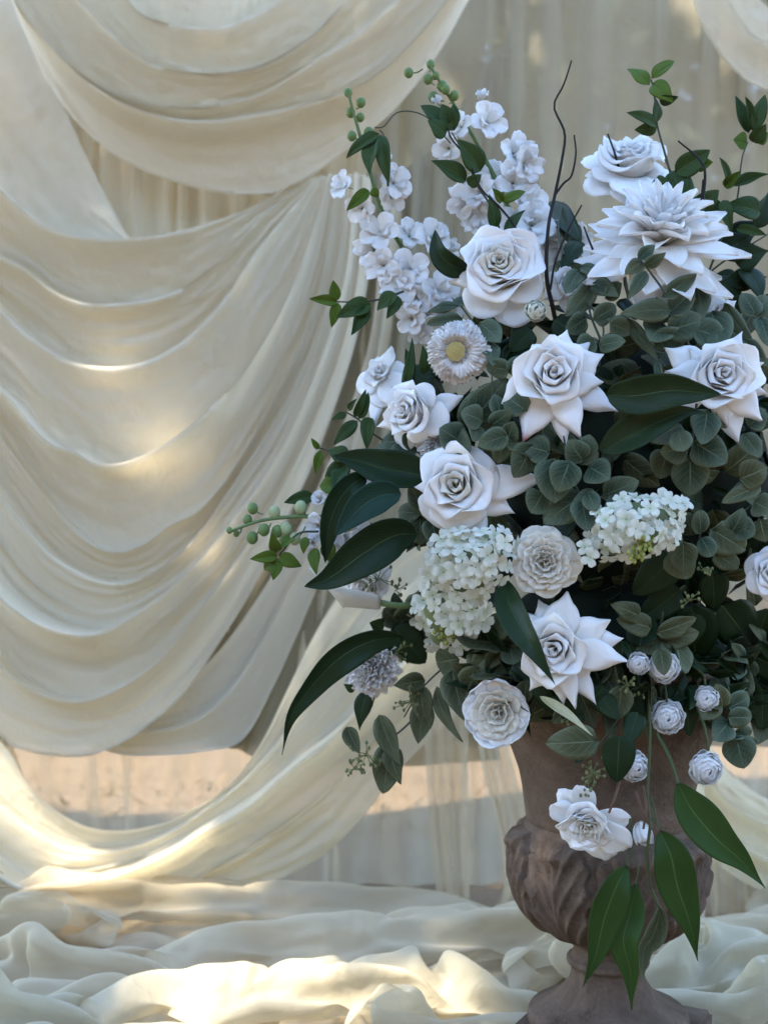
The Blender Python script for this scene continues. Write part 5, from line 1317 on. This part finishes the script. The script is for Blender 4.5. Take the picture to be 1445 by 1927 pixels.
E('small silver leaf rosette at the right above the urn rim', [(1400, 1290), (1395, 1270), (1390, 1240)],
  [(1385, 1245, 1380, 1278, 44, .1), (1400, 1250, 1425, 1275, 34), (1398, 1240, 1385, 1215, 28, .3), (1350, 1240, 1400, 1300, 34, .4, 'k'), (1345, 1270, 1365, 1310, 40, .1, 'b')])
E('large dim leaves hanging at the right border beside the urn', [(1445, 1260), (1430, 1320), (1440, 1390)],
  [(1400, 1290, 1440, 1340, 90, .1, 'k', .03), (1445, 1330, 1425, 1400, 60, .1, 'p'), (1380, 1270, 1420, 1350, 70, .2, 'k', .03), (1330, 1255, 1290, 1300, 60, .1, 'k', .03)], 'k')
E('dark leaves filling behind the cream rose and curly twig', [(1060, 480), (1050, 430), (1060, 380)],
  [(1022, 385, 1090, 450, 54, .1, 'k', .03), (1080, 460, 1060, 370, 44, .3, 'k', .03), (1000, 620, 960, 660, 50, .1, 'k', .05), (1090, 450, 1060, 500, 36, .2, 'k', .02), (1040, 600, 1100, 640, 46, .1, 'k', .05)], 'k')
# thin stalks of the hanging ranunculus
root = empty('flower_stalks', P(1240, 1290, 1.12), 'bundle of thin green and reddish stalks hanging down the urn front', 'stalks')
for pts, mt in [([(1220, 1290, 1.12), (1222, 1400, 1.085), (1218, 1500, 1.07), (1225, 1560, 1.05)], S_OLIVE), ([(1250, 1290, 1.12), (1254, 1320, 1.10)], S_OLIVE), ([(1300, 1250, 1.14), (1322, 1270, 1.12), (1326, 1290, 1.10)], S_OLIVE),
                ([(1310, 1330, 1.12), (1325, 1370, 1.09), (1333, 1412, 1.08)], S_OLIVE), ([(1235, 1380, 1.09), (1260, 1430, 1.07), (1275, 1476, 1.05)], S_OLIVE), ([(1165, 1470, 1.08), (1155, 1505, 1.06), (1145, 1530, 1.06)], S_RED), ([(1210, 1480, 1.08), (1215, 1520, 1.06), (1210, 1560, 1.06)], S_RED),
                ([(1195, 1490, 1.08), (1212, 1535, 1.07), (1240, 1566, 1.05)], S_RED), ([(1225, 1540, 1.07), (1218, 1600, 1.07), (1222, 1660, 1.08), (1238, 1706, 1.08)], S_OLIVE)]:
    V, F = tube_geo(px_path(pts, 20), [.0014, .0010]); link('stalk', new_mesh('stalk', V - np.array(root.location), F, mat=mt), root)
E('dark leaves drooping over the left half of the urn rim, under the low rose', [(1000, 1290), (1060, 1310), (1110, 1330)],
  [(1010, 1285, 1045, 1345, 38, .2), (1050, 1300, 1095, 1365, 42, -.2), (1090, 1300, 1120, 1372, 40, .1, 'p'), (990, 1280, 985, 1330, 34, .3, 'p'), (1120, 1300, 1140, 1350, 38, .2, 'd'), (1070, 1330, 1040, 1362, 30, .3, 'o'), (1135, 1290, 1100, 1340, 34, .4, 'd')], 'k', dd=-.02, seeds=[(1068, 1352, 8, 16)])
E('mixed dark leaves hanging below the rim around the middle ranunculus', [(1200, 1290), (1230, 1310), (1290, 1330)],
  [(1190, 1290, 1200, 1370, 44, .1), (1215, 1300, 1222, 1400, 40, .3, 'p'), (1285, 1300, 1300, 1385, 44, -.2), (1300, 1290, 1345, 1350, 40, .2, 'p'), (1262, 1290, 1285, 1340, 34, .1, 'd'), (1225, 1290, 1180, 1330, 32, .3, 'o'), (1340, 1290, 1320, 1360, 36, .2, 'k'), (1155, 1300, 1150, 1400, 36, .5, 'p')], 'k', dd=.0, seeds=[(1205, 1300, 8, 18)])
